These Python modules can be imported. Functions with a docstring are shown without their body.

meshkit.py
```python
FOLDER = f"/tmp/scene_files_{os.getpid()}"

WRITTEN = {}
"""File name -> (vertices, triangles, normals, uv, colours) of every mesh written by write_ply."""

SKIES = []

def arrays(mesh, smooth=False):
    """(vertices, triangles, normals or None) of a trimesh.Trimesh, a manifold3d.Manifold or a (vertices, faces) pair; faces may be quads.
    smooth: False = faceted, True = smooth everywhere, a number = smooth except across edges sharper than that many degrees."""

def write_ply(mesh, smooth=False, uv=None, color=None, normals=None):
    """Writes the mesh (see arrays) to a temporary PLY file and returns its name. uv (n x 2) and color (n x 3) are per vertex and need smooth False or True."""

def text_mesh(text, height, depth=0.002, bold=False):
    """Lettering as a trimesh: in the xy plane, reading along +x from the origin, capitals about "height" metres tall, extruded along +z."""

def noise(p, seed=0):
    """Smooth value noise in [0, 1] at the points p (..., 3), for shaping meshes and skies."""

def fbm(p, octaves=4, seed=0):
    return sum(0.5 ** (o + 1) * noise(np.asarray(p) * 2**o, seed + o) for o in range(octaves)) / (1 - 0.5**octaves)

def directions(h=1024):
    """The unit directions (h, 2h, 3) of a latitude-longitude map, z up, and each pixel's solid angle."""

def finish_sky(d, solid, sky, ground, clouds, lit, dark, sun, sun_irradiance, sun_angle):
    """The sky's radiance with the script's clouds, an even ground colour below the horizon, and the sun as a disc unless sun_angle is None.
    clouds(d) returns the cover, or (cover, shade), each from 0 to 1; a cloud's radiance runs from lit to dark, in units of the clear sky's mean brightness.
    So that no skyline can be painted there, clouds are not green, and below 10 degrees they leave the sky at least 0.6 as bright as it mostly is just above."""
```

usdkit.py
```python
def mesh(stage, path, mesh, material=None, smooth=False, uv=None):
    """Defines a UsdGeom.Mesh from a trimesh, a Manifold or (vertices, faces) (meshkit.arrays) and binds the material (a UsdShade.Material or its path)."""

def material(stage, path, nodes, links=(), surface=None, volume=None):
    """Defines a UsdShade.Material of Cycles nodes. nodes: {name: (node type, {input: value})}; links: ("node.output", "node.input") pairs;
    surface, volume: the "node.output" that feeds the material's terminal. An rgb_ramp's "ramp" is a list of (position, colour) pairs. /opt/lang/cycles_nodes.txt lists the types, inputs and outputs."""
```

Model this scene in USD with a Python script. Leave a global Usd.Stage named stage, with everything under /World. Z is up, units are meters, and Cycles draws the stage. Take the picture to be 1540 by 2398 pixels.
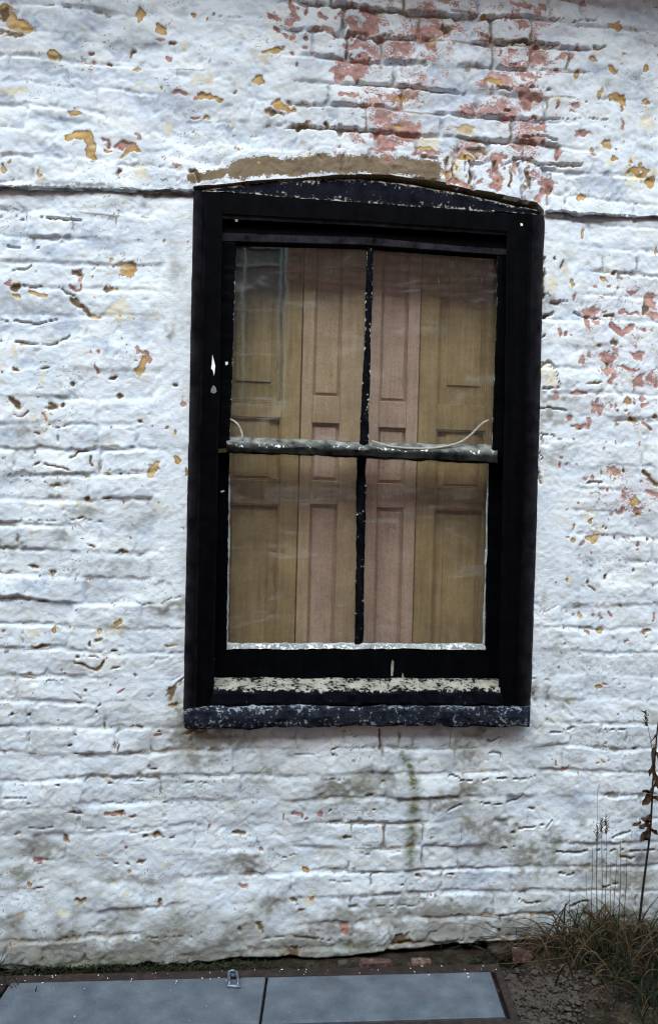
import math
import numpy as np
import shapely
import usdkit
from scipy import ndimage
from scipy.spatial import cKDTree
from pxr import Usd, UsdGeom, UsdLux, UsdShade, Sdf, Gf, Vt

# ------------------------------------------------------------------ camera, sky, sun, exposure
stage = Usd.Stage.CreateInMemory()
UsdGeom.SetStageUpAxis(stage, UsdGeom.Tokens.z)
UsdGeom.SetStageMetersPerUnit(stage, 1.0)
UsdGeom.Xform.Define(stage, '/World')
UsdGeom.Scope.Define(stage, '/World/Looks')
EXPOSURE = 2.18
CAM = np.array([0.0, -2.29, 1.3])
YAW, PITCH, ROLL = math.radians(7.324), math.radians(-0.403), math.radians(1.42)
FPX, CX, CY = 1830.0, 770.0, 1198.5          # the photograph measured as 1540 x 2397
SUN_EL, SUN_AZ = math.radians(50), math.radians(200)   # azimuth clockwise from +y; a veiled sun high behind the viewer
R0 = np.array([math.cos(YAW), -math.sin(YAW), 0.0])
F0 = np.array([math.sin(YAW) * math.cos(PITCH), math.cos(YAW) * math.cos(PITCH), math.sin(PITCH)])
U0 = np.cross(R0, F0)
cr, sr = math.cos(ROLL), math.sin(ROLL)


def project(P):
    """World points to photograph pixels (1540 wide)."""
    d = np.asarray(P, float) - CAM
    fw = d @ F0
    X, Y = (d @ R0) / fw * FPX, -(d @ U0) / fw * FPX
    return np.stack([CX + X * cr - Y * sr, CY + X * sr + Y * cr], -1)


def ray(px, py):
    x, y = px - CX, py - CY
    X, Y = x * cr + y * sr, -x * sr + y * cr
    return F0 + R0 * (X / FPX) - U0 * (Y / FPX)


def W(px, py, y=0.0):
    """The (x, z) where the sight line of a pixel meets the upright plane at depth y."""
    d = ray(px, py)
    t = (y - CAM[1]) / d[1]
    p = CAM + t * d
    return np.array([p[0], p[2]])


def G(px, py, z=0.0):
    """The (x, y) where the sight line of a pixel meets the level plane at height z."""
    d = ray(px, py)
    t = (z - CAM[2]) / d[2]
    p = CAM + t * d
    return np.array([p[0], p[1]])


cam = UsdGeom.Camera.Define(stage, '/World/camera')
cam.CreateHorizontalApertureAttr(24.0)
cam.CreateFocalLengthAttr(24.0 * FPX / 1540.0)
cam.CreateExposureAttr(EXPOSURE)
cam.CreateClippingRangeAttr(Gf.Vec2f(0.05, 1000))
cam.CreateFStopAttr(2.8)
cam.CreateFocusDistanceAttr(2.0)
# camera axes: the image's right and up in the world (the photograph is rolled clockwise by ROLL)
IR = cr * R0 + sr * U0
IU = cr * U0 - sr * R0
m = Gf.Matrix4d(*[float(v) for v in (*IR, 0, *IU, 0, *(-F0), 0, *CAM, 1)])
cam.AddTransformOp().Set(m)

sky = UsdLux.DomeLight.Define(stage, '/World/sky')
sky.CreateIntensityAttr(1.0)
sun = UsdLux.DistantLight.Define(stage, '/World/sun')
sun.CreateIntensityAttr(0.20)
sun.CreateAngleAttr(44.0)
sun.CreateColorAttr(Gf.Vec3f(1.0, 0.965, 0.92))
sun.GetPrim().CreateAttribute('inputs:normalize', Sdf.ValueTypeNames.Bool).Set(True)
sd = np.array([math.sin(SUN_AZ) * math.cos(SUN_EL), math.cos(SUN_AZ) * math.cos(SUN_EL), math.sin(SUN_EL)])
q = Gf.Rotation(Gf.Vec3d(0, 0, 1), Gf.Vec3d(*[float(v) for v in sd]))
sun.AddTransformOp().Set(Gf.Matrix4d().SetRotate(q))

LOOKS = '/World/Looks/'


def mat(name, nodes, links, surface=None, volume=None):
    return usdkit.material(stage, LOOKS + name, nodes, links, surface, volume)


sky_m = mat('sky_look', {
    's': ('sky_texture', {'sky_type': 'single_scattering', 'sun_disc': False, 'sun_elevation': SUN_EL, 'sun_rotation': SUN_AZ, 'altitude': 100.0,
                          'air_density': 1.0, 'aerosol_density': 2.0, 'ozone_density': 1.0}),
    'tc': ('texture_coordinate', {}),
    'n': ('noise_texture', {'scale': 2.2, 'detail': 6.0, 'roughness': 0.55, 'distortion': 0.4}),
    'r': ('rgb_ramp', {'ramp': [(0.0, (0.75, 0.75, 0.75)), (0.45, (0.85, 0.85, 0.85)), (0.7, (1, 1, 1))]}),
    'mx': ('mix_color', {'blend_type': 'mix', 'b': (4.6, 6.3, 7.5), 'use_clamp': False}),
    'b': ('background_shader', {'strength': 0.12})},
    [('tc.generated', 'n.vector'), ('n.fac', 'r.fac'), ('r.color', 'mx.fac'), ('s.color', 'mx.a'), ('mx.result', 'b.color')], surface='b.background')
UsdShade.MaterialBindingAPI.Apply(sky.GetPrim()).Bind(sky_m)

# ------------------------------------------------------------------ small helpers
NAMES = {}


def path_for(name, parent=None):
    base = (str(parent) if parent else '/World') + '/' + name
    k = NAMES.get(base, 0)
    NAMES[base] = k + 1
    return base if k == 0 else f'{base}_{k:03d}'


def thing(name, label, cat, group=None, loc=(0, 0, 0)):
    x = UsdGeom.Xform.Define(stage, path_for(name))
    if any(loc):
        x.AddTranslateOp().Set(Gf.Vec3d(*[float(v) for v in loc]))
    tag(x.GetPrim(), label, cat, group)
    return x.GetPath()


def tag(prim, label=None, cat=None, group=None, kind=None):
    for k, v in (('label', label), ('category', cat), ('group', group), ('kind', kind)):
        if v:
            prim.SetCustomDataByKey(k, v)


def tri(f):
    f = np.asarray(f, int)
    return np.vstack([f[:, [0, 1, 2]], f[:, [0, 2, 3]]]) if f.shape[1] == 4 else f


def raw(name, v, f, material, parent=None, n=None, pv=None, kind=None, label=None):
    """One Mesh prim with given normals and per-vertex primvars."""
    p = path_for(name, parent)
    me = UsdGeom.Mesh.Define(stage, p)
    f = tri(f)
    me.CreatePointsAttr(Vt.Vec3fArray.FromNumpy(np.ascontiguousarray(v, np.float32)))
    me.CreateFaceVertexCountsAttr(Vt.IntArray.FromNumpy(np.full(len(f), 3, np.int32)))
    me.CreateFaceVertexIndicesAttr(Vt.IntArray.FromNumpy(np.ascontiguousarray(f, np.int32).ravel()))
    me.CreateSubdivisionSchemeAttr('none')
    if n is not None:
        me.CreateNormalsAttr(Vt.Vec3fArray.FromNumpy(np.ascontiguousarray(n, np.float32)))
        me.SetNormalsInterpolation('vertex')
    for k, a in (pv or {}).items():
        UsdGeom.PrimvarsAPI(me).CreatePrimvar(k, Sdf.ValueTypeNames.Color3fArray, 'vertex').Set(Vt.Vec3fArray.FromNumpy(np.ascontiguousarray(a, np.float32)))
    if material is not None:
        UsdShade.MaterialBindingAPI.Apply(me.GetPrim()).Bind(material)
    tag(me.GetPrim(), label=label, kind=kind)
    return p


def obj(name, mesh, material, parent=None, smooth=30, label=None, kind=None):
    p = path_for(name, parent)
    me = usdkit.mesh(stage, p, mesh, material, smooth)
    tag(me.GetPrim(), label=label, kind=kind)
    return p


class MB:
    def __init__(s):
        s.v, s.f, s.n = [], [], 0

    def add(s, v, f):
        f = tri(f)
        s.v.append(np.asarray(v, float)); s.f.append(f + s.n); s.n += len(v)
        return s

    def box(s, x0, x1, y0, y1, z0, z1, b=0.0):
        import trimesh
        if b <= 0:
            m = trimesh.creation.box([x1 - x0, y1 - y0, z1 - z0])
        else:
            c = np.array([[x, y, z] for x in (-1, 1) for y in (-1, 1) for z in (-1, 1)], float) * 0.5 * [x1 - x0, y1 - y0, z1 - z0]
            sg = np.sign(c)
            pts = np.vstack([c - sg * [0, b, b], c - sg * [b, 0, b], c - sg * [b, b, 0]])
            m = trimesh.convex.convex_hull(pts)
        return s.add(np.array(m.vertices) + [(x0 + x1) / 2, (y0 + y1) / 2, (z0 + z1) / 2], m.faces)

    def tube(s, pts, r, sides=6):
        p = np.asarray(pts, float)
        t = np.gradient(p, axis=0)
        t /= np.linalg.norm(t, axis=1, keepdims=True) + 1e-12
        a = np.cross(t, np.where(np.abs(t[:, 2:]) < 0.9, [0, 0, 1.0], [1.0, 0, 0]))
        a /= np.linalg.norm(a, axis=1, keepdims=True) + 1e-12
        b, ang = np.cross(t, a), np.arange(sides) * 2 * np.pi / sides
        r = np.broadcast_to(r, (len(p),))
        v = p[:, None] + r[:, None, None] * (np.cos(ang)[None, :, None] * a[:, None] + np.sin(ang)[None, :, None] * b[:, None])
        v = np.vstack([v.reshape(-1, 3), p[:1], p[-1:]])
        i, j = np.meshgrid(np.arange(len(p) - 1), np.arange(sides), indexing='ij')
        q = np.stack([i * sides + j, i * sides + (j + 1) % sides, (i + 1) * sides + (j + 1) % sides, (i + 1) * sides + j], -1).reshape(-1, 4)
        k, N = np.arange(sides), len(p) * sides
        caps = np.vstack([np.stack([k, (k + 1) % sides, np.full(sides, N)], 1)[:, [1, 0, 2]], np.stack([k + N - sides, (k + 1) % sides + N - sides, np.full(sides, N + 1)], 1)])
        return s.add(v, np.vstack([tri(q), caps]))

    @property
    def mesh(s):
        return np.vstack(s.v), np.vstack(s.f)


RT = {}


def rtex(seed):
    if seed not in RT:
        RT[seed] = ndimage.spline_filter(np.random.default_rng(1000 + seed).standard_normal((256, 256)) * 1.25, order=3, mode='grid-wrap').astype(np.float32)
    return RT[seed]


def n2(x, z, seed):
    """Smooth 2-D noise, mean 0 and spread about 1, one lattice cell per unit."""
    x, z = np.broadcast_arrays(np.asarray(x, float), np.asarray(z, float))
    if x.ndim == 0:
        return float(n2(x[None], z[None], seed)[0])
    return ndimage.map_coordinates(rtex(seed), [np.mod(z + 37.7 * seed, 256), np.mod(x + 11.3 * seed, 256)], order=3, mode='grid-wrap', prefilter=False)


def fbm(x, z, seed, octaves=4, gain=0.5):
    out, a, tot = 0, 1.0, 0.0
    for k in range(octaves):
        out = out + a * n2(x * 2.03 ** k, z * 2.03 ** k, seed + k)
        tot += a * a
        a *= gain
    return out / math.sqrt(tot)


def sst(a, b, x):
    t = np.clip((np.asarray(x, float) - a) / (b - a), 0, 1)
    return t * t * (3 - 2 * t)
# ------------------------------------------------------------------ the wall's surface, sampled on one grid
xs = np.concatenate([np.linspace(-2.4, -0.75, 70, endpoint=False), np.arange(-0.75, 1.45, 0.004), np.linspace(1.45, 3.1, 70)])
zs = np.concatenate([np.arange(-0.10, 2.95, 0.004), np.linspace(2.95, 3.9, 45)])
NX, NZ = len(xs), len(zs)
X, Z = np.meshgrid(xs, zs)
PXY = project(np.stack([X, np.zeros_like(X), Z], -1))
PX, PY = PXY[..., 0], PXY[..., 1]
INFR = (PX > -40) & (PX < 1580) & (PY > -40) & (PY < 2440)


def N(fx, fz, seed, o=4, g=0.5):
    return fbm(X * fx, Z * fz, seed, o, g)


warpx, warpz = N(18, 18, 1, 3), N(18, 18, 5, 3)
warpx2, warpz2 = N(55, 55, 9, 3), N(55, 55, 13, 3)

# masks painted by hand where the photograph shows each flake, stain and crack
M = {k: np.zeros_like(X) for k in ('red', 'ochre', 'umber', 'cream', 'grey', 'grime', 'moss', 'tan', 'crack')}
ZONES = {'1': (0, 0, .5), '2': (770, 0, .5), '3': (0, 481.2, .3125), '4': (1163, 481.2, .2448), '5': (0, 962.5, .3125), '6': (0, 1443.7, .3125),
         '7': (401, 1644.2, .4167), '8': (1002.6, 1644.2, .349), 'A': (401, 336.9, .3125), 'B': (842.2, 336.9, .328), 'F': (842.2, 1283.3, .328),
         'G': (0, 1965, .5), 'H': (770, 1965, .5), 'P': (1203.1, 922.4, .2187), 'Q': (1203.1, 1323.4, .2187), 'R': (0, 1804.7, .3333), 'S': (1122.9, 2005.2, .2708), '0': (0, 0, 1.0)}
PXM = 0.00125


def window_of(cx, cz, r):
    i0, i1 = np.searchsorted(zs, [cz - r, cz + r])
    j0, j1 = np.searchsorted(xs, [cx - r, cx + r])
    return slice(i0, i1), slice(j0, j1)


def blob(key, px, py, rx, ry, ang=0.0, s=1.0, soft=False, warp=0.55):
    c = W(px, py)
    rx, ry = max(rx, 3.2) * PXM, max(ry, 3.2) * PXM
    R = max(rx, ry) * (2.4 if soft else 1.9) + 0.01
    w = window_of(c[0], c[1], R)
    dx, dz = X[w] - c[0], Z[w] - c[1]
    k = min(rx, ry)
    dx = dx + warp * k * (0.6 * warpx[w] + 0.7 * warpx2[w])
    dz = dz + warp * k * (0.6 * warpz[w] + 0.7 * warpz2[w])
    a = math.radians(-ang)
    dx, dz = dx * math.cos(a) + dz * math.sin(a), -dx * math.sin(a) + dz * math.cos(a)
    d = np.sqrt((dx / rx) ** 2 + (dz / ry) ** 2)
    v = np.exp(-d * d * 0.9) if soft else np.clip(1.5 - d, 0, 1.25)
    M[key][w] = np.maximum(M[key][w], s * v)


def chain(key, pts, r, s=1.0, soft=False, warp=0.4):
    P = np.array([W(*p) for p in pts])
    r = max(r, 2.2) * PXM
    lo, hi = P.min(0) - 3 * r - 0.01, P.max(0) + 3 * r + 0.01
    i0, i1 = np.searchsorted(zs, [lo[1], hi[1]])
    j0, j1 = np.searchsorted(xs, [lo[0], hi[0]])
    w = slice(i0, i1), slice(j0, j1)
    wk = warp * min(r, 0.006)
    x, z = X[w] + wk * (warpx[w] + warpx2[w]), Z[w] + wk * (warpz[w] + warpz2[w])
    d = np.full(x.shape, 1e9)
    for a, b in zip(P[:-1], P[1:]):
        ab = b - a
        t = np.clip(((x - a[0]) * ab[0] + (z - a[1]) * ab[1]) / (ab @ ab + 1e-12), 0, 1)
        d = np.minimum(d, np.hypot(x - a[0] - t * ab[0], z - a[1] - t * ab[1]))
    d = d / (r * (np.clip(0.62 + 0.38 * warpx[w] + 0.2 * warpz2[w], 0.12, 1.2) if key == 'crack' else 1.0))
    v = np.exp(-d * d * 0.9) if soft else np.clip(1.5 - d, 0, 1.25)
    M[key][w] = np.maximum(M[key][w], s * v)


KEYS = dict(r='red', o='ochre', u='umber', c='cream', y='grey', g='grime', m='moss', t='tan', k='crack')
SOFT = 'ygm'


def paint(zone, text):
    """Items split by ';': 'o 35,70,40,60,20' is a blob (x, y, half sizes, tilt); 'k 6: 1,2 3,4' a line of that half width; a leading digit after the key scales it."""
    ox, oy, k = ZONES[zone]
    for item in text.split(';'):
        item = item.strip()
        if not item:
            continue
        head, rest = item[0], item[1:].strip()
        if ':' in rest:
            r, pts = rest.split(':')
            r = float(r) * (1.7 if head == 'k' and zone in '4PQ' else 1.15 if head == 'r' else 1.0)
            p = [[float(v) for v in q_.split(',')] for q_ in pts.split()]
            chain(KEYS[head], [(ox + a * k, oy + b * k) for a, b in p], float(r) * k, s=(0.62 if head == 'k' and zone in '1567RGHQ' else 0.8 if head == 'u' and zone in '567RGQ' else 1.0), soft=head in SOFT)
        else:
            v = [float(a) for a in rest.split(',')]
            g_ = k * (1.22 if head in 'r' and zone in '34P' else 1.0)
            blob(KEYS[head], ox + v[0] * k, oy + v[1] * k, v[2] * g_, v[3] * g_, v[4] if len(v) > 4 else 0, s=(v[5] if len(v) > 5 else 1.0) * (0.8 if head == 'u' and zone in '567RGQ' else 1.0), soft=head in SOFT)


paint('1', 'o 34: 20,30 60,100 112,115; u 20,55,28,52; u 40,150,62,16; o 240,265,38,20; o 640,305,24,13,-25; o 755,150,25,26; o 668,65,16,30; o 898,68,12,12; o 350,533,36,11; o 20: 325,640 390,628 428,680 424,728; o 610,705,46,17,-15; o 505,690,25,8; o 960,455,45,18; o 1010,468,30,11; o 1215,385,26,20; o 1330,490,28,28; o 970,550,24,11; o 1105,690,20,12,30; o 1290,235,52,11,-15; o 750,410,8,10; o 15,790,14,28; o 185,825,16,16; o 1265,530,18,8;'
      'c 60,400,50,25; c 970,380,46,36; c 1280,265,36,25; c 785,590,20,22; c 870,215,20,25; c 185,830,25,22; c 660,820,42,20; r 845,445,36,19; r 430,240,16,12; r 435,280,14,6; r 495,650,22,15; r 590,670,52,14,10; r 650,640,12,18; r 915,540,20,10; r 1320,495,18,18; r 1100,437,15,10; r 800,270,15,10; r 755,185,25,8; r 1360,50,28,45; r 1375,150,28,22; r 1335,155,12,14; r 1280,70,30,20; r 1295,135,20,18; r 1430,50,10,25; r 1520,70,18,16; r 1480,125,20,10; r 1530,135,20,12; r 1440,170,15,10; r 1370,235,12,10; r 1430,215,18,6; r 1470,230,12,8; r 1390,290,6,12; r 1330,215,8,8;'
      'u 1420,605,72,20; u 1525,590,20,18; u 1290,540,42,16; u 620,240,20,15; u 515,285,18,8; u 815,205,20,9; u 560,810,26,16; k 9: 1345,600 1420,610 1480,590; k 5: 990,65 1050,85 1130,80;'
      'y 440,80,60,30; y 320,340,180,28; y 540,345,150,28; y 30,310,60,25; y 840,350,60,14; y 890,580,80,25; y 1080,600,110,40; y 250,730,80,30; y 760,715,70,16; y 290,565,150,16; y 30,435,50,14; y 1260,630,60,30; y 550,240,60,20; y 1120,240,40,25; y 700,480,120,40; y 340,170,60,30; y 130,80,60,30')
paint('2', 'r 170,80,90,40; r 20,135,25,15; r 900,125,35,40; r 1000,40,40,25; r 900,30,60,15; r 1200,20,15,25; r 130,190,70,35; r 345,205,30,45; r 490,200,28,40; r 120,310,90,45; r 30,320,30,25; r 210,235,30,20; r 400,440,18,40; r 100,440,40,20; r 240,455,10,20; r 980,250,40,40; r 1100,265,45,35; r 870,230,20,20; r 1160,225,12,18; r 920,350,50,40; r 1060,335,25,12; r 925,470,50,35; r 1140,490,35,18; r 1060,490,20,18; r 1000,580,30,28; r 830,570,30,25; r 1180,615,40,14; r 270,675,75,28; r 450,715,55,22; r 220,645,25,14; r 1075,705,15,25; r 980,680,40,20; r 880,690,40,22; r 1370,580,12,25; r 800,245,12,30; r 815,375,20,18; r 1240,720,20,10; r 715,690,30,18; r 790,770,38,45; r 995,860,42,72; r 700,850,30,14; r 780,880,40,12; r 870,770,14,40;'
      'o 500,190,20,26; o 330,460,52,16,-35; o 765,385,45,13; o 1240,285,30,18; o 1160,355,9,28; o 1330,105,35,18; o 1335,320,25,22; o 1480,315,14,24; o 1360,465,28,36; o 1480,470,22,28; o 1270,440,11,28; o 1300,670,35,17; o 1175,915,18,30; o 1440,795,40,25; o 1490,870,25,40; o 640,600,52,13; o 320,600,20,14; o 1330,745,20,12; o 560,790,36,36; o 440,690,52,8; o 640,735,40,14; c 1490,570,38,48; c 1310,760,25,18; c 1440,830,60,60; c 470,660,70,35; c 600,850,40,25;'
      'u 550,135,24,26; u 900,190,90,8; y 655,160,60,60; y 520,325,75,45; y 720,320,60,35; y 610,430,130,50; y 500,560,220,40; y 430,90,40,18; y 1300,850,110,45; y 1480,720,50,28; y 1250,350,70,40; y 1340,155,30,15; y 30,510,35,20; y 450,665,45,20; y 560,690,50,30; y 1450,60,90,60; y 1440,370,70,40;'
      'k 11: 550,45 620,50 715,60; k 8: 1040,85 1130,95 1250,92; k 8: 715,165 780,185 840,195; k 6: 910,190 980,205 1080,205; k 8: 1220,215 1295,218; k 6: 100,130 200,135 290,150; k 6: 50,245 150,255 200,265; k 9: 780,410 830,420 880,412 950,415 1050,425; k 7: 900,545 1000,548 1120,555 1200,552 1310,565; k 6: 900,645 980,640 1080,655; k 9: 860,740 950,750 1080,768 1180,770; k 9: 820,530 842,528; k 10: 540,110 560,160; k 4: 840,300 950,305; k 8: 10,590 60,580; k 5: 640,730 640,850; k 5: 850,760 845,870; k 6: 950,800 940,900; k 5: 1035,790 1045,900')
paint('3', 'u 20: 540,710 620,740 668,815; u 15: 90,620 150,620; u 570,510,35,22; u 800,600,32,28; k 8: 0,70 110,75 180,105; k 10: 300,85 420,100 530,100 610,105; k 6: 100,490 180,475 230,450; k 6: 180,600 300,605 440,610 560,680; k 5: 0,855 120,860 260,890 420,850; k 6: 60,290 150,310; k 6: 270,310 310,320; k 4: 0,1015 150,1030 400,1030 520,970; k 4: 700,470 860,460;'
      'o 975,470,76,46; o 830,410,22,14; o 865,620,20,12; o 715,832,42,20; o 13: 220,640 290,650 340,665; o 130,660,25,18; o 24: 1070,1140 1050,1210 1020,1240; o 1230,270,11,15; r 13: 600,490 605,560; r 9: 520,600 560,640 610,630 610,590; r 70,590,18,18; r 1080,1100,36,34; r 720,1230,12,45; r 690,1100,10,10; r 740,1100,12,9; r 1365,1480,18,22;'
      'u 130,1225,40,14,15; u 335,1228,30,7; u 840,1290,36,15; u 535,1335,25,15; u 900,1430,34,14; u 120,1480,62,17,40; u 400,1500,60,24; u 480,1480,14,20; u 1310,1350,25,13; c 870,800,110,70; c 1150,800,40,40; c 330,1310,20,30; g 1280,935,40,40; g 1340,500,60,150,0,0.5; g 300,740,240,70,0,.4;'
      'y 650,220,120,60; y 850,280,130,50; y 400,360,120,60; y 300,760,260,90; y 90,920,120,50; y 1060,920,80,40; y 200,1160,80,30; y 150,200,180,50; y 800,1050,100,40; y 100,30,150,30; y 480,880,120,50')
paint('5', 'r 5: 90,20 160,40 220,0; r 8: 320,10 340,70; u 280,170,26,15; u 9: 530,350 580,300 650,295; u 11: 680,340 690,410; u 265,300,20,14; u 290,390,25,20; u 8: 340,405 430,415 510,440; u 415,565,40,18; u 655,670,35,17; u 805,645,40,8; u 420,1215,46,32; u 900,1070,48,18; u 250,1165,45,13; u 1045,75,28,14; u 690,1010,36,9,30; u 600,805,35,7; u 905,465,12,8; u 320,1430,42,8; o 1155,440,38,30,30; o 1320,370,24,44; o 1385,460,14,40; o 1320,160,9,20; o 1255,120,12,9; c 220,920,25,25; c 480,700,20,40; c 830,270,50,13; g 190,140,80,55; g 190,240,90,60,0,.6; g 420,560,60,40; g 640,740,90,40,0,.7; g 440,960,60,60,0,.6; g 850,1190,200,70,0,.5; g 30,1010,60,60; g 1280,1470,120,50;'
      'k 6: 1020,1420 1070,1445 1220,1440 1280,1400 1380,1382; k 5: 310,495 380,520 420,560; k 4: 500,490 560,465 720,495; k 4: 60,825 200,820 420,825 620,805 760,830; k 6: 390,125 520,100; k 3.5: 780,260 1040,265; k 10: 480,1480 490,1530; k 4: 470,1015 530,1020; k 3: 760,440 1040,445; y 830,1330,110,40; y 260,1330,150,60; y 1060,920,70,50; y 60,140,60,50')
paint('6', 'c 28: 830,90 880,40 920,100; o 890,40,25,18; o 410,90,13,38; o 750,120,18,24; o 1280,220,50,12; u 300,220,90,17; u 740,185,40,18; u 660,210,20,18; u 12: 540,345 640,360 720,400 770,340; u 8: 560,300 590,300; u 7: 660,290 730,300; u 870,380,50,9; u 215,460,60,7; u 860,265,30,11; u 590,635,25,16; u 730,715,16,12; u 745,670,25,12; u 640,550,20,9; u 1045,830,35,14; u 895,975,14,38; u 530,960,25,16; u 790,830,15,36; u 1190,860,18,8; u 90,735,20,12; u 220,740,20,10; u 1150,1145,30,8; u 435,1255,25,7; u 830,1250,20,9; u 890,1460,40,16; u 580,1465,55,9; u 800,1480,25,9; u 990,1490,25,10; u 575,1030,25,8; u 570,885,16,9; u 1310,670,48,24; r 8: 875,575 935,540; r 795,310,14,9; r 1180,890,30,11; r 825,515,8,12; r 1010,450,8,18; r 465,410,8,8; r 30,100,14,8;'
      'k 6: 1100,600 1180,590 1260,605; k 9: 1272,490 1260,590; k 8: 1280,480 1340,450; k 4: 430,1215 560,1218 640,1215; k 5: 850,1212 940,1228 1080,1240; k 4: 0,1365 200,1355; k 6: 130,1385 260,1395; k 4: 760,1400 900,1395 1000,1380; k 4: 1200,1390 1340,1400; k 4: 1370,1240 1450,1250; k 5: 1460,1235 1540,1240; k 6: 560,570 610,610; k 5: 350,435 400,400; k 4: 370,480 500,490; g 1440,930,110,80; g 1350,800,60,180; g 560,380,160,70,0,.7; g 130,440,130,60,0,.4; g 300,900,120,60,0,.4')
paint('7', 'g 250,210,170,70; g 100,190,80,60; g 390,920,110,50; g 1130,490,190,60,0,.8; g 560,1110,80,45; g 1200,1180,200,40; g 540,400,60,40; m 34: 1330,320 1350,400 1365,500 1360,620 1350,760 1345,900; m 1330,370,60,60; m 1275,200,8,40; m 1110,400,120,50,0,.8; m 1000,470,120,50,0,.5; g 1000,500,160,60; g 150,260,120,60; g 60,190,60,90; m 1180,250,12,60,0,.7; u 8: 1170,150 1172,260; u 1190,455,15,8; u 1110,525,25,12; u 920,268,35,8; u 910,300,14,9; u 895,605,11,14; u 985,775,35,12; u 1300,1025,16,9; u 1395,980,34,13; u 690,1110,16,30; u 735,1165,25,8; u 380,740,45,13; u 1490,1090,12,12; u 1140,605,14,8; r 8: 685,625 730,645; r 760,655,12,9; r 835,625,14,15; r 630,650,7,18; r 495,830,22,9; r 400,1035,32,13; r 960,1245,30,9; r 10,760,10,8; o 760,950,16,18; u 160,172,60,12; u 120,160,40,20;'
      'k 4: 860,435 930,430 1020,425; k 5: 890,1005 950,1015 1010,1008; k 5: 990,1140 1150,1145 1330,1145; k 6: 300,1155 390,1165 430,1155; k 5: 0,570 60,565; k 4: 60,440 200,450; k 4: 590,860 620,880 690,870; k 3: 1060,860 1200,860 1290,840; k 3: 1230,475 1390,478; k 3: 520,300 700,295 830,290; k 4: 1180,275 1240,285; k 3: 405,305 405,170; k 3: 705,160 708,280')
paint('8', 'g 260,270,120,90; g 240,370,100,50; g 200,600,100,80; g 270,790,60,70; g 450,880,120,100; g 680,1060,100,120; g 830,930,50,60; g 820,1080,50,70; g 1050,790,60,45; g 1100,1100,180,60,0,.8; g 100,1380,140,80; g 1300,1150,200,80,0,.7; y 110,790,100,50; y 70,260,45,60; y 220,930,90,70; y 1000,650,90,40; y 350,1180,120,60;'
      'k 8: 130,490 170,480 205,500; k 5: 210,520 330,520 450,510 560,515 650,515 720,495; k 6: 370,250 430,265 480,230; k 7: 420,335 490,340 490,380; k 4: 820,210 900,205 980,170; k 5: 1170,185 1310,185; k 8: 810,1000 900,1005 1010,1010 1150,990 1300,1000 1540,995; k 5: 380,990 480,985 580,970; k 6: 520,830 580,855 690,840 770,825; k 4: 350,670 430,685 600,670 640,620; k 8: 600,1320 660,1335 740,1330; k 8: 880,1150 930,1160 970,1140; k 9: 950,1360 1060,1330; k 8: 1170,1240 1260,1215; k 5: 1240,910 1350,870; k 7: 140,720 220,680; k 5: 790,850 830,800; u 565,875,22,9; u 150,1160,35,9; u 700,712,30,8; u 1330,1040,60,9; u 1375,315,13,14; o 1130,412,16,11; o 1170,402,14,9; o 1212,388,10,8; o 1185,287,10,8; r 930,440,28,17; r 865,410,9,20')
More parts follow.
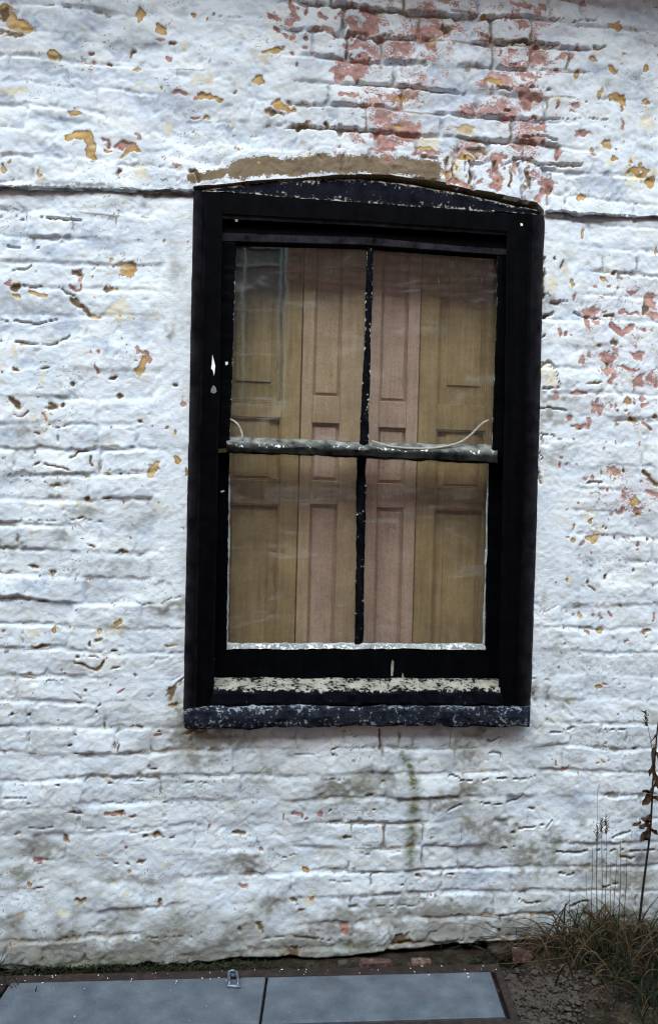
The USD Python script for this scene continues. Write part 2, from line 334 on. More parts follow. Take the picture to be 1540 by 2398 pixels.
paint('4', 'k 11: 440,650 452,800; k 10: 480,840 520,930 600,925 670,905; k 10: 440,1040 540,1025; k 10: 440,1250 470,1240; k 12: 440,1500 500,1490 560,1530; k 22: 560,1600 590,1700; k 9: 470,1730 600,1720; k 8: 750,1010 830,1055 970,1080; c 485,1600,60,90; c 540,760,50,120; g 500,1830,110,70; g 620,560,60,100,0,.5; g 500,950,80,60,0,.7; u 1410,980,40,88; u 1040,1070,38,16; u 1100,1065,40,16; u 1160,1310,46,44; u 1060,1520,28,40; u 930,1690,100,12,-8; u 1140,640,30,22,-45; u 545,500,13,20; u 620,560,12,50,20; r 1300,830,42,18; r 1485,915,60,56; r 1490,1050,70,34; r 28: 1120,1160 1220,1220 1290,1150; r 1380,1180,40,20; r 890,1000,52,54; r 860,1110,22,68; r 950,1120,42,22; r 1030,1020,35,24; r 1090,1450,62,78; r 1100,1600,34,70; r 1330,1440,72,38; r 1250,1560,100,13,20; r 1370,1700,46,52; r 1460,1640,24,40; r 800,1490,28,40; r 880,1430,18,28; r 940,1920,62,36,40; r 1250,1850,30,50; r 610,1210,14,40; r 660,1235,22,20; r 1270,1030,100,14; r 745,870,18,50; r 785,1780,80,17; r 575,1810,18,30; r 1520,1700,20,40; r 1190,1020,25,25; r 940,770,20,13; r 1075,780,18,11; r 1150,780,14,9;'
      'o 1030,700,38,22; o 720,730,28,40; o 815,260,17,56; o 1525,420,20,44; o 980,1340,25,13; c 1480,1400,40,25; c 650,620,30,60; y 730,1060,100,60; y 920,640,120,40')
paint('P', 'r 30: 890,120 840,185; r 16: 900,40 880,80; r 24: 780,260 785,360; r 680,350,60,42; u 690,380,40,20; r 600,240,36,22; o 1215,50,28,40; r 1290,100,16,22; r 1390,130,22,26; r 1380,45,30,24; r 1190,180,18,11; r 1030,125,13,25; r 1080,125,10,25; u 1260,270,50,22; o 1270,295,62,20; o 1110,335,34,28; r 15: 1390,310 1480,355; u 1500,240,46,16; r 1090,800,60,38; o 1110,850,50,24; u 1190,810,28,38; o 840,910,46,28; k 8: 780,955 850,950 950,950; o 930,830,18,34; r 750,915,25,17; u 24: 1400,800 1440,850 1490,930 1530,970; r 18: 1450,900 1500,960; r 1370,930,18,12; r 1480,1075,92,28,12; r 1005,1035,22,20; r 1175,1060,26,34; o 1250,1180,50,60; r 1155,1240,40,36; r 1310,1260,48,30; u 1330,1290,48,12; o 1330,1310,48,16; o 1045,1290,28,20; o 1440,1265,18,17; o 645,1430,18,40; o 820,1360,24,28; u 945,1435,9,18; u 985,1450,15,13; o 570,1540,35,13; o 635,1570,20,38; r 745,1585,32,20; o 850,1540,70,38; u 1070,1550,11,30; r 1325,1670,22,15; r 1320,1600,15,25; u 1430,1550,25,13; r 490,695,20,13; r 485,760,9,30; c 590,1960,55,55; o 555,1980,20,24; c 665,1930,9,40; u 795,2000,18,28; u 990,1950,30,32; u 1280,1910,16,13; u 300,960,13,16; k 9: 270,165 400,160 560,165; k 8: 300,430 440,440; k 9: 250,400 262,460; k 9: 250,680 262,720; k 8: 240,800 256,860; g 360,250,110,90; g 380,700,90,130,0,.6')
paint('Q', 'u 800,180,25,34; u 7: 800,220 880,270; r 1490,225,14,20; o 1145,430,25,20; r 1035,530,20,45,-20; r 1490,555,24,40; o 710,525,22,36; o 570,500,17,17; r 640,525,25,11; r 770,725,40,36; o 915,715,38,26; u 905,700,30,14; u 1400,700,70,38; o 1410,770,18,14; r 1200,810,36,15; u 535,830,15,22; u 510,670,11,14; u 940,565,17,11; o 910,1290,40,20; r 975,1270,28,13,15; o 575,1465,17,38,-30; u 1130,1262,11,11; u 1105,1590,9,9; o 970,1925,13,9; r 480,1100,9,18; u 1280,1970,28,24; k 8: 215,530 330,500 460,440; k 9: 215,1215 330,1225 400,1240; k 14: 235,1380 240,1480; k 10: 370,1330 370,1480; k 3: 345,1520 350,1700; k 5: 390,1800 500,1790 600,1740; g 280,1340,120,90; g 330,350,40,70,0,.6; g 420,850,60,100,0,.4; u 985,105,28,24')
paint('R', 'u 540,288,55,10; r 820,288,46,17; r 750,300,20,13; r 930,312,30,8; u 1020,470,20,13; u 1110,468,52,15; u 1200,468,25,9; u 465,490,38,20,35; r 115,460,20,13; r 885,535,13,9; r 255,630,40,15; r 325,630,18,11; r 285,660,20,8; u 1000,630,46,13; u 895,655,20,11; o 910,715,18,15; c 1170,660,30,17; o 210,810,24,20; u 285,828,35,6; u 555,900,46,26,25; u 1120,930,38,42; u 810,650,20,6; g 260,560,90,60; g 150,740,100,40; g 470,800,50,25; g 800,770,80,20; g 1000,760,120,25; g 80,1040,60,40; g 500,340,150,35,0,.6; k 7: 150,405 260,415 370,400; k 4: 760,225 880,235 1000,215; k 5: 1130,215 1250,235; k 5: 880,430 1050,425; k 6: 620,400 740,405; k 4: 0,205 200,185')
paint('G', 'k 6: 300,448 600,450 750,450 900,445; k 8: 1225,455 1350,455 1545,460; u 1215,415,14,25; u 1120,415,11,20; u 1355,525,50,28; m 500,590,260,30; m 900,590,200,26,0,.8; m 300,570,120,30; m 1200,600,60,20; g 700,520,500,50,0,.7; g 1350,520,120,40; g 860,520,80,50')
paint('H', 'r 70,410,20,15; m 120,500,160,30; u 330,470,70,26; k 5: 90,315 400,315; m 480,540,160,20; g 200,360,240,60,0,.9; g 500,400,300,120,0,.5; m 1340,390,200,60; m 1250,360,140,40; m 900,500,120,24; k 7: 730,380 800,420; k 6: 430,440 540,420')
paint('0', 't 26: 548,398 600,392 700,387 850,384 950,391 1010,402; t 12: 520,404 450,416; r 1268,440,18,34; r 1160,400,14,26; r 1168,425,10,16; u 1120,350,26,12; u 1235,420,8,30; c 1052,395,30,26; r 1060,425,26,7; r 1090,432,20,7; u 1000,423,40,4; u 1100,410,4,26; u 1060,398,3,24; u 1195,420,4,26; u 8: 452,400 470,420; r 1268,445,16,30')

paint('0', 'k 5: 1274,600 1272,680 1273,700; k 6: 1268,737 1294,731; k 5: 1266,790 1277,786; k 5: 1264,1015 1272,1040; k 4: 1262,1060 1268,1078; k 5: 1259,1098 1266,1130; u 4: 1273,640 1272,700; u 4: 1268,738 1285,733; k 6: 1262,855 1290,850 1303,875; k 7: 1302,880 1306,905 1270,905; g 1290,935 40,30; k 5: 428,1590 412,1600; u 405,1620,14,22'.replace('1290,935 40,30', '1290,935,40,30'))
# worn red brick showing through a thin wash in the upper right, denser towards the middle of it
red_zone = sst(680, 900, PX) * (1 - sst(1230, 1400, PX)) * (1 - sst(330, 430, PY))
red_zone = np.maximum(red_zone, 0.55 * sst(1290, 1400, PX) * sst(560, 680, PY) * (1 - sst(1150, 1450, PY)))

# ------------------------------------------------------------------ brick courses
PITCH_Z = 0.0735
z_ref = W(250, 1044)[1]
wob_z = 0.008 * fbm(X * 1.3, Z * 2.0, 21, 2) + 0.0025 * fbm(X * 9, Z * 9, 24, 2)
wob_x = 0.006 * fbm(X * 5, Z * 5, 27, 2)
zz, xx = Z + wob_z, X + wob_x
row = np.floor((zz - z_ref) / PITCH_Z).astype(int)
fz = (zz - z_ref) / PITCH_Z - row
dz_j = np.minimum(fz, 1 - fz) * PITCH_Z
rg = np.random.default_rng(7)
bid = np.zeros(X.shape, int)
dx_j = np.full(X.shape, 1.0)
nid, boff, btilt, bred = 1, [0.0], [0.0], [0.0]
for r_ in range(row.min(), row.max() + 1):
    sel = row == r_
    kinds = r_ % 4 == 0
    e, cuts = -2.6 - rg.uniform(0, 0.2), []
    while e < 3.4:
        cuts.append(e)
        e += (0.112 if (kinds or rg.random() < 0.22) else 0.226) + rg.uniform(-0.012, 0.012)
    cuts = np.array(cuts)
    k = np.clip(np.searchsorted(cuts, xx[sel]) - 1, 0, len(cuts) - 2)
    dx_j[sel] = np.minimum(xx[sel] - cuts[k], cuts[k + 1] - xx[sel])
    bid[sel] = nid + k
    boff += list(rg.normal(0, 1, len(cuts)))
    btilt += list(rg.normal(0, 1, len(cuts)))
    bred += list(rg.random(len(cuts)))
    nid += len(cuts)
boff, btilt, bred = np.array(boff), np.array(btilt), np.array(bred)

# the arch over the window: bricks on end between the soffit and the next course
SOFFIT = [(440, 438), (451, 436), (557, 427), (651, 419), (745, 413), (842, 408), (908, 410.5), (1026, 424), (1072, 434), (1137, 447), (1203, 459), (1272, 475), (1290, 478)]
sof_x = np.array([p[0] for p in SOFFIT], float)
sof_y = np.array([p[1] for p in SOFFIT], float)
above_soffit = np.interp(PX, sof_x, sof_y) - PY        # pixels above the soffit
arch = (PX > 446) & (PX < 1292) & (above_soffit > -6) & (above_soffit < 62 + 18 * sst(1000, 1250, PX) + 4 * warpx)
arch_u = (PX - 0.15 * above_soffit * (PX - 862) / 420 * -1 - 446) / 60.0
ak = np.floor(arch_u + 0.04 * warpx).astype(int)
af = arch_u + 0.04 * warpx - ak
bid[arch] = nid + np.clip(ak[arch], 0, 40)
boff = np.concatenate([boff, rg.normal(0, .8, 42)]); btilt = np.concatenate([btilt, rg.normal(0, 1, 42)]); bred = np.concatenate([bred, rg.random(42)])
ARCH0 = nid
nid += 42
dx_j[arch] = np.minimum(af, 1 - af)[arch] * 0.075
dz_j[arch] = 0.03

d = np.minimum(dx_j, dz_j) - np.where(arch, 0.0, 0.0)
dxe = dx_j + np.where(arch, 0, 0.0045 * (1 - sst(600, 820, PX) * (1 - sst(1240, 1420, PX)) * (1 - sst(340, 440, PY))) * sst(-1.2, 0.6, N(5, 6, 33, 2)))
dj = -np.log(np.exp(-dxe / 0.004) + np.exp(-dz_j / 0.004)) * 0.004       # rounded corners

# how plainly the bricks read in each region
expose = 0.32 + 0.55 * sst(620, 800, PX) * (1 - sst(1240, 1420, PX)) * (1 - sst(340, 440, PY)) + 0.25 * (1 - sst(380, 460, PX)) * sst(1000, 1080, PY) * (1 - sst(1420, 1560, PY)) \
    + 0.2 * sst(1680, 1740, PY) + 0.12 * sst(1290, 1350, PX) * sst(560, 640, PY) + 0.12 * N(2.5, 4, 31, 3)
smooth_l = sst(345, 385, PX + 10 * warpx) * (1 - sst(470, 480, PX)) * sst(455, 480, PY) * (1 - sst(1385, 1400, PY + 14 * warpz))
smooth_r = (1 - sst(1325, 1365, PX + 12 * warpx)) * sst(1240, 1250, PX) * sst(1105, 1125, PY) * (1 - sst(1400, 1425, PY + 8 * warpz))
smooth_r2 = (1 - sst(1320, 1400, PX + 16 * warpx)) * sst(1240, 1250, PX) * sst(505, 525, PY) * (1 - sst(690, 720, PY))
plaster = np.clip(smooth_l + smooth_r + 0.8 * smooth_r2, 0, 1)
expose = np.clip(expose * (1 - 0.93 * plaster), 0.02, 1)
expose = np.where(arch, np.where(PX > 1020, 0.9, 0.03), expose)
band = (M['tan'] > 0.1)

zone_u = sst(620, 800, PX) * (1 - sst(1340, 1450, PX)) * (1 - sst(350, 440, PY))
j = sst(0.0012, 0.0095, dj + 0.0020 * warpx2)
depth = 0.0008 + 0.0080 * expose ** 1.25 + 0.0055 * zone_u
Hh = -depth * (1 - j) * sst(-0.6, 0.9, N(4, 11, 35, 3) + 1.7 * expose - 0.30)
offs = ndimage.gaussian_filter(boff[bid], 1.2)
Hh += offs * (0.0008 + 0.0024 * expose) * (1 - plaster)
fzc = np.where(arch, 0.5, fz) - 0.5
Hh += -fzc * btilt[bid] * 0.004 * expose * j
flat = 1 - 0.72 * plaster
LUMP = 0.0024 * N(4.6, 7.2, 41, 3) + 0.0008 * N(12, 19, 45, 3)
Hh += LUMP * flat * (0.75 + 0.75 * sst(500, 300, PY) + 0.25 * sst(1700, 1800, PY))
Hh += 0.0004 * N(28, 42, 49, 3) * flat + 0.0003 * N(90, 110, 53, 2)
t = N(9.5, 13, 57, 4, .55) * 1.5                                 # layers of old wash, each ending in a torn edge
terr = np.floor(t) + sst(0.0, 0.16, t - np.floor(t))
Hh += 0.00045 * terr * flat
t2 = N(16, 34, 63, 4, .55) * 1.2 + 0.5
Hh += 0.0003 * (np.floor(t2) + sst(0.0, 0.2, t2 - np.floor(t2))) * flat
Hh -= 0.006 * sst(0.55, 1.0, M['crack'] * 1.0) * 0 + 0.0085 * sst(0.35, 1.15, M['crack'])
Hh -= 0.0022 * sst(0.4, 0.7, np.maximum.reduce([M['ochre'], M['red'], M['umber']])) + 0.003 * sst(.45, .9, M['umber'])
Hh += 0.003 * plaster + 0.002 * band
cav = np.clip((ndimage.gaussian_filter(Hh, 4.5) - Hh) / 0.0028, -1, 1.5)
# small pits
pit = N(40, 46, 67, 2)
Hh -= 0.002 * sst(1.9, 2.6, pit) * flat
M['umber'] = np.maximum(M['umber'], 0.62 * sst(.45, 1.0, M['crack']))
# the course below the strip line stands a touch proud; the foot of the wall is eaten away
foot_z = -0.040 + 0.002 * n2(X * 7, Z * 0 + 3.3, 71) + 0.0018 * n2(X * 31, Z * 0 + 1.7, 73) + 0.018 * sst(950, 1080, PX)
base_in = 1 - sst(-0.006, 0.010, Z - foot_z)
Hh += 0.010 * sst(0.22, 0.04, Z) * (1 - base_in)
Hh -= 0.055 * base_in
M['umber'] = np.maximum(M['umber'], base_in)

# ------------------------------------------------------------------ scattered small wear
rs = np.random.default_rng(11)


def scatter(n, key, dens, rlo, rhi, tall=(0.35, 1.0), s=1.0):
    done, tries = 0, 0
    while done < n and tries < n * 40:
        tries += 1
        px, py = rs.uniform(0, 1540), rs.uniform(0, 2240)
        if rs.random() > dens(px, py):
            continue
        r = rs.uniform(0, 1) ** 2.6 * (rhi - rlo) + rlo
        if rs.random() < 0.65:                                   # most wear sits along a bed joint
            c = W(px, py)
            i, k = np.searchsorted(zs, c[1]), np.searchsorted(xs, c[0])
            if 0 < i < NZ and 0 < k < NX:
                target = z_ref + round((zz[i, k] - z_ref) / PITCH_Z) * PITCH_Z - (zz[i, k] - c[1])
                py += (c[1] - target) / PXM
        blob(key, px, py, r, r * rs.uniform(*tall), rs.uniform(-30, 30), s=s * rs.uniform(0.62, 0.95), warp=0.7)
        done += 1


def s1(a, b, v):
    return float(sst(a, b, v))


scatter(110, 'umber', lambda x, y: 0.12 + 0.6 * s1(480, 380, x) * s1(600, 800, y) * s1(1900, 1600, y) + 0.5 * s1(1250, 1350, x) * s1(1600, 1400, y) - 0.25 * s1(400, 300, y), 1.6, 6.5, (0.25, 0.9))
scatter(260, 'red', lambda x, y: 1.0 * s1(1280, 1380, x) * s1(600, 700, y) * s1(1550, 1350, y) + 0.07 + 0.5 * s1(600, 900, x) * s1(420, 350, y), 1.5, 6.0, (0.3, 1.1))
scatter(55, 'ochre', lambda x, y: 0.12 + 0.5 * s1(430, 330, y) * (0.4 + s1(1150, 1300, x)) + 0.3 * s1(1280, 1400, x) * s1(1500, 1300, y), 1.6, 7.0, (0.4, 1.2))
scatter(110, 'cream', lambda x, y: 0.25 + 0.4 * s1(450, 350, x) * s1(900, 1100, y) * s1(1900, 1700, y), 4, 16, (0.4, 1.1))
GREY0 = M['grey'].copy()
# dirt lodged along torn edges and joints, plus shade painted into the hollows
edge = np.abs(t - np.floor(t) - 0.08)
lodge_shade = sst(0.07, 0.0, edge) * sst(0.25, 1.0, N(7, 9, 81, 3) + 0.25 * sst(480, 350, PX) * sst(700, 900, PY) * sst(1900, 1700, PY))
lodge_shade = np.maximum(lodge_shade, 0.8 * sst(0.3, 0.6, expose) * (1 - sst(0.001, 0.006, dj)) * sst(0.5, 1.3, N(6, 10, 85, 3) + 0.3 * expose))
lodge_shade = np.maximum(lodge_shade, 0.75 * sst(0.35, 1.3, cav) * sst(-0.3, 1.0, N(6, 8, 87, 3)))
lodge_shade = np.maximum(lodge_shade, 0.9 * zone_u * (1 - sst(0.001, 0.0075, dj)) * sst(-0.5, 0.6, N(7, 9, 89, 3)))
lodge_shade *= 1 - 0.9 * plaster
M['grey'] = np.maximum(M['grey'] * 1.1, 0.55 * sst(0.0, 1.2, cav) * (1 - plaster))  # hollows tinted blue-grey: shade painted into the wash colour

# grime towards the foot of the wall and around the window
M['grime'] = np.clip(M['grime'] + 0.52 * sst(2080, 2220, PY + 30 * warpx) + 0.28 * sst(1960, 2150, PY + 40 * N(3, 3, 91, 2)) * sst(0.0, 1.4, N(5, 7, 93, 3) + 0.6)
                     + 0.25 * sst(1250, 1500, PX) * sst(1900, 2050, PY) + 0.20 * sst(0.6, 1.8, N(3.5, 5, 95, 4)), 0, 1)
M['red'] = np.maximum(M['red'] * (0.93 + 0.1 * warpx2), red_zone * np.clip(0.43 + 0.30 * (bred[bid] - 0.45) + 0.17 * N(16, 22, 97, 4, .65) - 0.2 * (1 - j), 0, .9))
M['red'] *= 1 - 0.7 * np.clip(GREY0 * 1.2, 0, 1)
Hh -= 0.0016 * sst(.4, .6, M['grey']) * 0 + 0.0035 * M['grey'] * sst(600, 450, PY)

# ------------------------------------------------------------------ opening for the window
OPEN = [(451, 436), (557, 427), (651, 419), (745, 413), (842, 408), (908, 410.5), (1026, 424), (1072, 434), (1137, 447), (1203, 459), (1258, 472), (1273, 492), (1274, 520),
        (1262, 980), (1247, 1500), (1241, 1700), (1100, 1699), (880, 1699), (700, 1702), (560, 1705), (432, 1706), (430, 1660), (436, 1300), (444, 900), (452, 480)]
dense = []
for a, b in zip(OPEN, OPEN[1:] + OPEN[:1]):
    for u in np.linspace(0, 1, max(2, int(math.hypot(b[0] - a[0], b[1] - a[1]) / 6)), endpoint=False):
        dense.append(W(a[0] + (b[0] - a[0]) * u, a[1] + (b[1] - a[1]) * u))
dense = np.array(dense)
dense += 0.0005 * np.stack([n2(dense[:, 0] * 26, dense[:, 1] * 26, 101), n2(dense[:, 0] * 26, dense[:, 1] * 26, 102)], 1)
hole = shapely.Polygon(dense)
cxq, czq = (X[:-1, :-1] + X[1:, 1:]) / 2, (Z[:-1, :-1] + Z[1:, 1:]) / 2
keepq = ~shapely.contains_xy(hole, cxq, czq)
VX, VZ = X.copy(), Z.copy()
used_k = np.zeros(X.shape, bool); used_d = np.zeros(X.shape, bool)
for a, b in ((0, 0), (0, 1), (1, 0), (1, 1)):
    sl = slice(a, NZ - 1 + a), slice(b, NX - 1 + b)
    used_k[sl] |= keepq; used_d[sl] |= ~keepq
rim = used_k & used_d
ring = hole.exterior
ri, rj = np.nonzero(rim)
near = shapely.line_interpolate_point(ring, shapely.line_locate_point(ring, shapely.points(X[rim], Z[rim])))
VX[rim], VZ[rim] = shapely.get_x(near), shapely.get_y(near)
VY = -Hh
# normals from the surface itself, so that pieces join without seams
gz, gx = np.gradient(Hh, zs, xs)
NRM = np.stack([-gx, -np.ones_like(gx), -gz], -1)
NRM /= np.linalg.norm(NRM, axis=-1, keepdims=True)

A_ = np.stack([M['red'], M['ochre'], M['umber']], -1)
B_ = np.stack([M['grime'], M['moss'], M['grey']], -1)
C_ = np.stack([M['tan'], M['cream'], np.clip(lodge_shade, 0, 1)], -1)
# ------------------------------------------------------------------ wall material
def ramp(*stops):
    return ('rgb_ramp', {'ramp': list(stops)})


def soft(name, a, b):
    return {name: ('map_range', {'range_type': 'smoothstep', 'from_min': a, 'from_max': b, 'to_min': 0.0, 'to_max': 1.0, 'clamp': True})}


nodes = {
    'geo': ('geometry', {}),
    'A': ('attribute', {'attribute': 'wearA'}), 'B': ('attribute', {'attribute': 'wearB'}), 'C': ('attribute', {'attribute': 'wearC'}),
    'As': ('separate_color', {}), 'Bs': ('separate_color', {}), 'Cs': ('separate_color', {}),
    'mp': ('mapping', {'scale': (1.0, 1.0, 1.6)}),
    'nf': ('noise_texture', {'scale': 150.0, 'detail': 4.0, 'roughness': 0.6}),       # ragged edges
    'nm': ('noise_texture', {'scale': 34.0, 'detail': 6.0, 'roughness': 0.62}),
    'nl': ('noise_texture', {'scale': 7.0, 'detail': 5.0, 'roughness': 0.58}),
    'ng': ('noise_texture', {'scale': 420.0, 'detail': 2.0, 'roughness': 0.6}),
    'ns': ('noise_texture', {'scale': 13.0, 'detail': 7.0, 'roughness': 0.66, 'distortion': 0.6}),
    'nfc': ('math', {'math_type': 'multiply_add', 'value2': 0.9, 'value3': -0.45}),
    'nfr': ('math', {'math_type': 'multiply_add', 'value2': 1.35, 'value3': -0.70}), 'ramp_w': ramp((0.27, (0.50, 0.545, 0.60)), (0.42, (0.63, 0.67, 0.715)), (0.56, (0.715, 0.745, 0.77)), (0.72, (0.79, 0.80, 0.795))),
    'speck': ramp((0.30, (0.72, 0.70, 0.66)), (0.44, (1, 1, 1)), (1.0, (1, 1, 1))),
    'w2': ('mix_color', {'blend_type': 'multiply', 'fac': 0.8}),
    'faint': ramp((0.53, (1, 1, 1)), (0.66, (0.90, 0.85, 0.75))),                      # thin tea-coloured staining
    'w3': ('mix_color', {'blend_type': 'multiply', 'fac': 0.85}),
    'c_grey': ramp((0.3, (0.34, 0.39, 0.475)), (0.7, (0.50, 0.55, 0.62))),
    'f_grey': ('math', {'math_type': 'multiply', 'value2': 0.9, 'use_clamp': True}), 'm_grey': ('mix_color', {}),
    'g_n': ('math', {'math_type': 'multiply_add', 'value2': 2.8, 'value3': -0.5}), 'g_f': ('math', {'math_type': 'multiply', 'use_clamp': True}), 'g_f2': ('math', {'math_type': 'multiply', 'value2': 1.25, 'use_clamp': True}),
    'm_grime': ('mix_color', {'b': (0.285, 0.275, 0.245)}),
    'o_n': ('math', {'math_type': 'multiply_add', 'value2': 2.0, 'value3': -0.45}), 'o_f': ('math', {'math_type': 'multiply', 'use_clamp': True}), 'o_f2': ('math', {'math_type': 'multiply', 'value2': 1.5, 'use_clamp': True}),
    'm_moss': ('mix_color', {'b': (0.13, 0.135, 0.07)}),
    'l_a': ('math', {'math_type': 'multiply_add', 'value2': 1.0}), 'm_lodge': ('mix_color', {'b': (0.21, 0.155, 0.085)}), 'l_f': ('math', {'math_type': 'multiply', 'value2': 0.75, 'use_clamp': True}),
    'c_a': ('math', {'math_type': 'add'}), 'm_cream': ('mix_color', {'b': (0.66, 0.56, 0.36)}), 'cf': ('math', {'math_type': 'multiply', 'value2': 0.62, 'use_clamp': True}),
    't_a': ('math', {'math_type': 'multiply_add', 'value2': 0.78}), 'm_tan': ('mix_color', {}), 'c_tan': ramp((0.3, (0.145, 0.105, 0.062)), (0.7, (0.21, 0.155, 0.098))),
    'pk': ('math', {'math_type': 'multiply', 'value2': 0.6, 'use_clamp': True}), 'pkn': ('math', {'math_type': 'multiply', 'use_clamp': True}), 'pkr': ramp((0.38, (0, 0, 0)), (0.6, (1, 1, 1))), 'm_pink': ('mix_color', {'b': (0.56, 0.40, 0.36)}), 'r_a': ('math', {'math_type': 'add'}), 'm_red': ('mix_color', {}), 'c_red': ramp((0.32, (0.19, 0.065, 0.043)), (0.5, (0.36, 0.145, 0.105)), (0.66, (0.50, 0.29, 0.235))), 'rf': ('math', {'math_type': 'multiply', 'value2': 0.84, 'use_clamp': True}),
    'oc_a': ('math', {'math_type': 'add'}), 'm_och': ('mix_color', {}), 'c_och': ramp((0.48, (0.24, 0.13, 0.055)), (0.62, (0.33, 0.18, 0.06)), (0.8, (0.42, 0.25, 0.085)), (1.1, (0.50, 0.32, 0.13))),
    'och2': ('mix_color', {'b': (0.50, 0.41, 0.26)}), 'och_r': ramp((0.47, (0, 0, 0)), (0.62, (0.75, 0.75, 0.75))), 'u_a': ('math', {'math_type': 'add'}), 'm_umb': ('mix_color', {}), 'c_umb': ramp((0.50, (0.46, 0.38, 0.28)), (0.68, (0.33, 0.24, 0.155)), (0.85, (0.17, 0.115, 0.066)), (1.1, (0.10, 0.065, 0.038))), 'uf': ('math', {'math_type': 'multiply', 'value2': 0.92, 'use_clamp': True}),
    'mx1': ('math', {'math_type': 'maximum'}), 'mx2': ('math', {'math_type': 'maximum'}),
    'h1': ('math', {'math_type': 'multiply', 'value2': -0.0008}), 'h2': ('math', {'math_type': 'multiply_add', 'value2': 0.0010}), 'h3': ('math', {'math_type': 'multiply_add', 'value2': 0.0007}), 'h4': ('math', {'math_type': 'multiply_add', 'value2': 0.0021}),
    'bump': ('bump', {'strength': 1.0, 'distance': 1.0}),
    'p': ('principled_bsdf', {'roughness': 0.88, 'specular_ior_level': 0.25}),
    **soft('s_c', .40, .62), **soft('s_t', .42, .56), **soft('s_r', .36, .58), **soft('s_o', .42, .62), **soft('s_u', .42, .56), **soft('s_l', .38, .72)}
links = [('A.color', 'As.color'), ('B.color', 'Bs.color'), ('C.color', 'Cs.color'), ('geo.position', 'mp.vector')]
links += [('mp.vector', k + '.vector') for k in ('nf', 'nm', 'nl', 'ng', 'ns')]
links += [('nf.fac', 'nfc.value1'), ('nl.fac', 'ramp_w.fac'), ('nm.fac', 'speck.fac'), ('ramp_w.color', 'w2.a'), ('speck.color', 'w2.b'), ('ns.fac', 'faint.fac'), ('w2.result', 'w3.a'), ('faint.color', 'w3.b'),
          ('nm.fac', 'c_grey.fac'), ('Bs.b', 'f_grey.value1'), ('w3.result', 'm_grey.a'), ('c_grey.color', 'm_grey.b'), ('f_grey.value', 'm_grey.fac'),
          ('ns.fac', 'g_n.value1'), ('g_n.value', 'g_f.value1'), ('Bs.r', 'g_f.value2'), ('g_f.value', 'g_f2.value1'), ('m_grey.result', 'm_grime.a'), ('g_f2.value', 'm_grime.fac'),
          ('nm.fac', 'o_n.value1'), ('o_n.value', 'o_f.value1'), ('Bs.g', 'o_f.value2'), ('o_f.value', 'o_f2.value1'), ('m_grime.result', 'm_moss.a'), ('o_f2.value', 'm_moss.fac'),
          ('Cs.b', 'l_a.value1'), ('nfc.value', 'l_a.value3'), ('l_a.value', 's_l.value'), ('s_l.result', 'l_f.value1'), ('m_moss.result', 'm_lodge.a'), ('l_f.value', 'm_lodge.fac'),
          ('Cs.g', 'c_a.value1'), ('nfc.value', 'c_a.value2'), ('c_a.value', 's_c.value'), ('s_c.result', 'cf.value1'), ('m_lodge.result', 'm_cream.a'), ('cf.value', 'm_cream.fac'),
          ('Cs.r', 't_a.value1'), ('nfc.value', 't_a.value3'), ('t_a.value', 's_t.value'), ('m_cream.result', 'm_tan.a'), ('s_t.result', 'm_tan.fac'), ('nm.fac', 'c_tan.fac'), ('c_tan.color', 'm_tan.b'),
          ('As.r', 'r_a.value1'), ('nfr.value', 'r_a.value2'), ('nf.fac', 'nfr.value1'), ('r_a.value', 's_r.value'), ('s_r.result', 'rf.value1'), ('As.r', 'pk.value1'), ('nm.fac', 'pkr.fac'), ('pk.value', 'pkn.value1'), ('pkr.color', 'pkn.value2'), ('m_tan.result', 'm_pink.a'), ('pkn.value', 'm_pink.fac'), ('m_pink.result', 'm_red.a'), ('rf.value', 'm_red.fac'), ('nm.fac', 'c_red.fac'), ('c_red.color', 'm_red.b'),
          ('As.g', 'oc_a.value1'), ('nfc.value', 'oc_a.value2'), ('oc_a.value', 's_o.value'), ('m_red.result', 'm_och.a'), ('s_o.result', 'm_och.fac'), ('oc_a.value', 'c_och.fac'), ('c_och.color', 'och2.a'), ('ns.fac', 'och_r.fac'), ('och_r.color', 'och2.fac'), ('och2.result', 'm_och.b'),
          ('As.b', 'u_a.value1'), ('nfc.value', 'u_a.value2'), ('u_a.value', 's_u.value'), ('s_u.result', 'uf.value1'), ('m_och.result', 'm_umb.a'), ('uf.value', 'm_umb.fac'), ('u_a.value', 'c_umb.fac'), ('c_umb.color', 'm_umb.b'),
          ('s_r.result', 'mx1.value1'), ('s_o.result', 'mx1.value2'), ('mx1.value', 'mx2.value1'), ('s_u.result', 'mx2.value2'),
          ('mx2.value', 'h1.value1'), ('nf.fac', 'h2.value1'), ('h1.value', 'h2.value3'), ('ng.fac', 'h3.value1'), ('h2.value', 'h3.value3'), ('nm.fac', 'h4.value1'), ('h3.value', 'h4.value3'), ('h4.value', 'bump.height'),
          ('m_umb.result', 'p.base_color'), ('bump.normal', 'p.normal')]
wall_m = mat('limewashed_brick', nodes, links, surface='p.BSDF')

